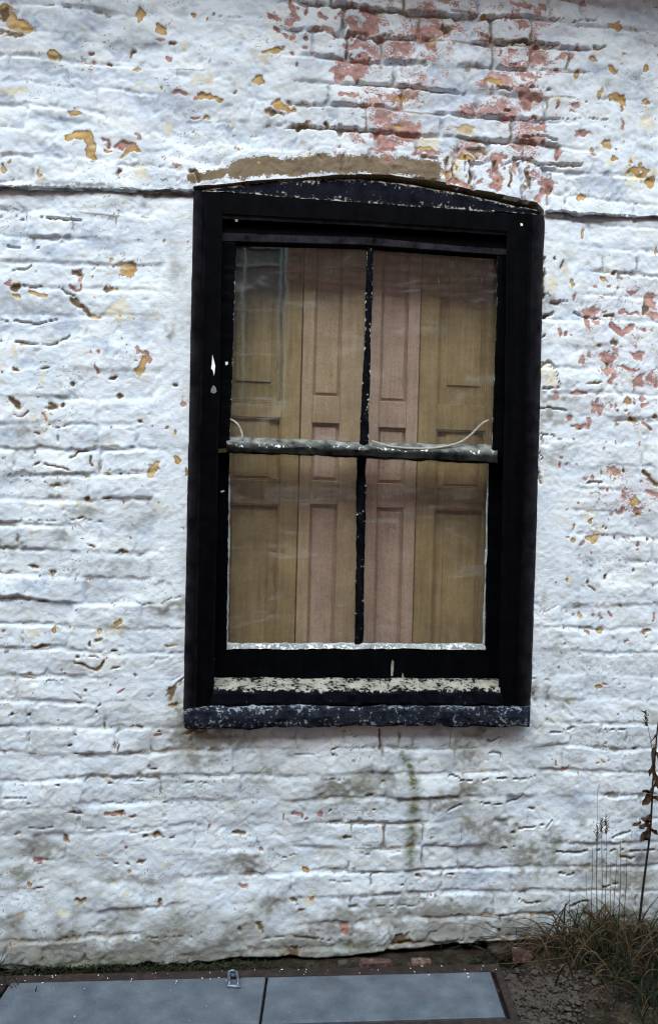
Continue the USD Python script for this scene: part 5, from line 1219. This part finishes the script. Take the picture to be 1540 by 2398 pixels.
def curled(px, py, y, L_, wd, ang, curl, droop=.3):
    """A withered leaf: a cupped blade twisting along its length."""
    L_, wd = L_ * .8, wd * .72
    o = W(px, py, y)
    n_, k = 10, 5
    s_ = np.linspace(0, 1, n_)[:, None]
    c_ = np.linspace(-1, 1, k)[None]
    wd_ = wd * np.sin(np.pi * np.clip(s_ * .92 + .06, 0, 1)) ** .8
    tw = curl * s_ + .6 * np.sin(s_ * 7 + px)
    a = math.radians(ang)
    lx = L_ * s_ + 0 * c_
    across = wd_ * c_
    cup = -.6 * wd_ * (c_ ** 2) + .12 * wd_ * np.sin(9 * s_ + 3 * c_)
    v_ = across * np.cos(tw) - cup * np.sin(tw)
    d_ = across * np.sin(tw) + cup * np.cos(tw) - .15 * L_ * s_ ** 2
    xx_ = o[0] + lx * math.cos(a) - v_ * math.sin(a)
    zz_ = o[1] + lx * math.sin(a) + v_ * math.cos(a) - droop * L_ * s_[:, :] ** 2
    yy_ = np.minimum(y + d_, -.012)
    v = np.stack([xx_, yy_, zz_ + 0 * c_], -1).reshape(-1, 3)
    idx = np.arange(n_ * k).reshape(n_, k)
    f = np.stack([idx[:-1, :-1], idx[:-1, 1:], idx[1:, 1:], idx[1:, :-1]], -1).reshape(-1, 4)
    vv = np.vstack([v, v + [0, .0006, 0]])
    obj('leaf', (vv, np.vstack([f, f[:, ::-1] + len(v)])), leafb, weed, smooth=True)


for a in ((1526, 1855, -.05, .05, .014, 150, 1.5), (1524, 1862, -.05, .045, .016, 215, -1.2), (1524, 1915, -.045, .055, .020, 165, 1.2), (1522, 1920, -.05, .050, .018, 195, 2.0), (1521, 1950, -.045, .045, .016, 205, -1.5), (1520, 1930, -.05, .05, .018, 235, 1.0),
          (1528, 1835, -.055, .05, .009, 255, 1.0), (1530, 1800, -.055, .06, .010, 285, -1.0), (1534, 1770, -.055, .045, .010, 240, 1.6), (1535, 1745, -.055, .05, .009, 250, -1.4), (1537, 1720, -.055, .035, .006, 215, 1.0), (1532, 1790, -.05, .04, .011, 235, -.8), (1533, 1760, -.05, .05, .012, 300, 1.2),
          (1528, 1870, -.05, .03, .012, 20, 1.0), (1524, 1940, -.05, .03, .010, 330, -1.0), (1500, 1925, -.035, .038, .012, 178, 2.4), (1531, 1815, -.05, .035, .010, 270, .5), (1519, 1960, -.05, .03, .012, 180, .5)):
    curled(*a)
mb = MB()
for k in range(46):
    s_ = rp.uniform(0, 1)
    o = W(1511 - 4 * s_ + rp.normal(0, 2.2) + 6 * s_, 1668 + 34 * s_, -.05)
    b_ = np.array([o[0], -.05 + rp.normal(0, .002), o[1]])
    ribbon(mb, np.array([b_, b_ + [rp.normal(0, .004), rp.normal(0, .003), rp.uniform(.002, .006)], b_ + [rp.normal(0, .006), rp.normal(0, .004), rp.uniform(.004, .010)]]), .0016)
raw('seed_head', *mb.mesh, leafb, weed)
# weeds at the lower left
lw = thing('dead_weed', 'low dark dead weed tuft at the lower left corner of the wall foot', 'plant')
mb = MB()
blades(mb, 130, -.62, -.12, (.04, .06), .02, .08, .8, .6)
raw('blades', *mb.mesh, deadb, lw, kind='stuff')
mb = MB()
blades(mb, 60, -.58, -.12, (.05, .06), .03, .10, .8, .6)
raw('green_blades', *mb.mesh, green, lw, kind='stuff')
# moss along the gap behind the hatch
moss_m = plant_look('moss_cushion', (0.020, 0.026, 0.006), (0.06, 0.065, 0.02), .1)
mb = MB()
for _ in range(1300):
    px = rp.uniform(20, 1130) if rp.random() < .8 else rp.uniform(1000, 1500)
    g_ = G(px, 2236 + rp.normal(0, 5) - .004 * px + 6)
    if 640 < px < 1090 and rp.random() < .75:
        continue
    y_ = min(g_[1], -.02)
    p = np.array([g_[0], y_, float(soil_height(g_[0], y_)) + rp.uniform(0, .02)])
    ribbon(mb, np.array([p, p + [rp.normal(0, .004), rp.normal(0, .004), .005], p + [rp.normal(0, .008), rp.normal(0, .006), .010]]), .0022)
mp_ = raw('moss', *mb.mesh, moss_m)
tag(stage.GetPrimAtPath(mp_), 'dark moss and tiny weeds along the foot of the wall', 'moss', None, 'stuff')

# ------------------------------------------------------------------ the house across the yard, seen only as a reflection in the panes
hb = mat('dark_red_house_brick', {'g': ('geometry', {}), 'sp': ('separate_xyz', {}), 'cb': ('combine_xyz', {}), 'b': ('brick_texture', {'color1': (0.15, 0.052, 0.03), 'color2': (0.23, 0.085, 0.05), 'mortar': (0.05, 0.036, 0.03), 'scale': 1.0, 'mortar_size': 0.012, 'brick_width': 0.225, 'row_height': 0.075, 'bias': 0.1}), 'p': ('principled_bsdf', {'roughness': 0.9})},
         [('g.position', 'sp.vector'), ('sp.x', 'cb.x'), ('sp.z', 'cb.y'), ('cb.vector', 'b.vector'), ('b.color', 'p.base_color')], surface='p.BSDF')
white = mat('white_joinery', {'p': ('principled_bsdf', {'base_color': (0.26, 0.26, 0.255), 'roughness': 0.5})}, [], surface='p.BSDF')
darkg = mat('dark_house_glass', {'p': ('principled_bsdf', {'base_color': (0.01, 0.011, 0.013), 'roughness': 0.05})}, [], surface='p.BSDF')
slate = mat('slate_roof', {'g': ('geometry', {}), 'n': ('noise_texture', {'scale': 3.0, 'detail': 5.0}), 'c': ramp((0.3, (0.05, 0.052, 0.06)), (0.7, (0.09, 0.092, 0.10))), 'p': ('principled_bsdf', {'roughness': 0.7})}, [('g.position', 'n.vector'), ('n.fac', 'c.fac'), ('c.color', 'p.base_color')], surface='p.BSDF')
YO = -4.6
house = thing('brick_house', 'dark red brick house across the yard, mirrored faintly in the upper panes', 'house')


def mirror(px, py, yg=Ya + .02):
    p = W(px, py, yg)
    cy_ = 2 * yg - CAM[1]
    t_ = (cy_ - YO) / (cy_ - yg)
    return p[0] * t_, 1.3 + (p[1] - 1.3) * t_


x_a, z_a = mirror(571, 617)
x_b, z_b = mirror(656, 723)
_, z_c = mirror(600, 832)
_, z_d = mirror(600, 930)
w0, w1 = x_a - (x_b - x_a) - .03, x_b + .03
zt, zb_ = z_a + .16, z_d - .06
H_ = 5.6
mb = MB().box(-14, w0 - .03, YO - .25, YO, -.3, H_).box(w1 + .03, 15, YO - .25, YO, -.3, H_).box(w0 - .03, w1 + .03, YO - .25, YO, zt + .03, H_).box(w0 - .03, w1 + .03, YO - .25, YO, -.3, zb_ - .03)
obj('wall', mb.mesh, hb, house, smooth=False)
mb = MB()
for x_ in (w0, x_a, x_b):
    mb.box(x_ - .010, x_ + .010, YO - .05, YO - .02, zb_, zt)
for z_ in (z_a, z_b, z_c, z_d):
    mb.box(w0, w1, YO - .052, YO - .022, z_ - .007, z_ + .007)
mb.box(w0 - .03, w0, YO - .08, YO - .01, zb_ - .03, zt + .03).box(w1, w1 + .03, YO - .08, YO - .01, zb_ - .03, zt + .03).box(w0, w1, YO - .08, YO - .01, zt, zt + .03).box(w0, w1, YO - .08, YO - .01, zb_ - .03, zb_)
wp = obj('window', mb.mesh, white, house, smooth=False)
obj('glass', MB().box(w0, w1, YO - .07, YO - .06, zb_, zt).mesh, darkg, wp, smooth=False)
rv = np.array([[-14.2, YO + .25, H_ - .05], [15.2, YO + .25, H_ - .05], [15.2, YO - 3, H_ + 2.2], [-14.2, YO - 3, H_ + 2.2], [-14.2, YO + .25, H_ - .15], [15.2, YO + .25, H_ - .15], [15.2, YO - 3, H_ + 2.1], [-14.2, YO - 3, H_ + 2.1]])
obj('roof', (rv, np.array([[0, 1, 2, 3], [7, 6, 5, 4], [0, 4, 5, 1], [1, 5, 6, 2], [2, 6, 7, 3], [3, 7, 4, 0]])), slate, house, smooth=False)
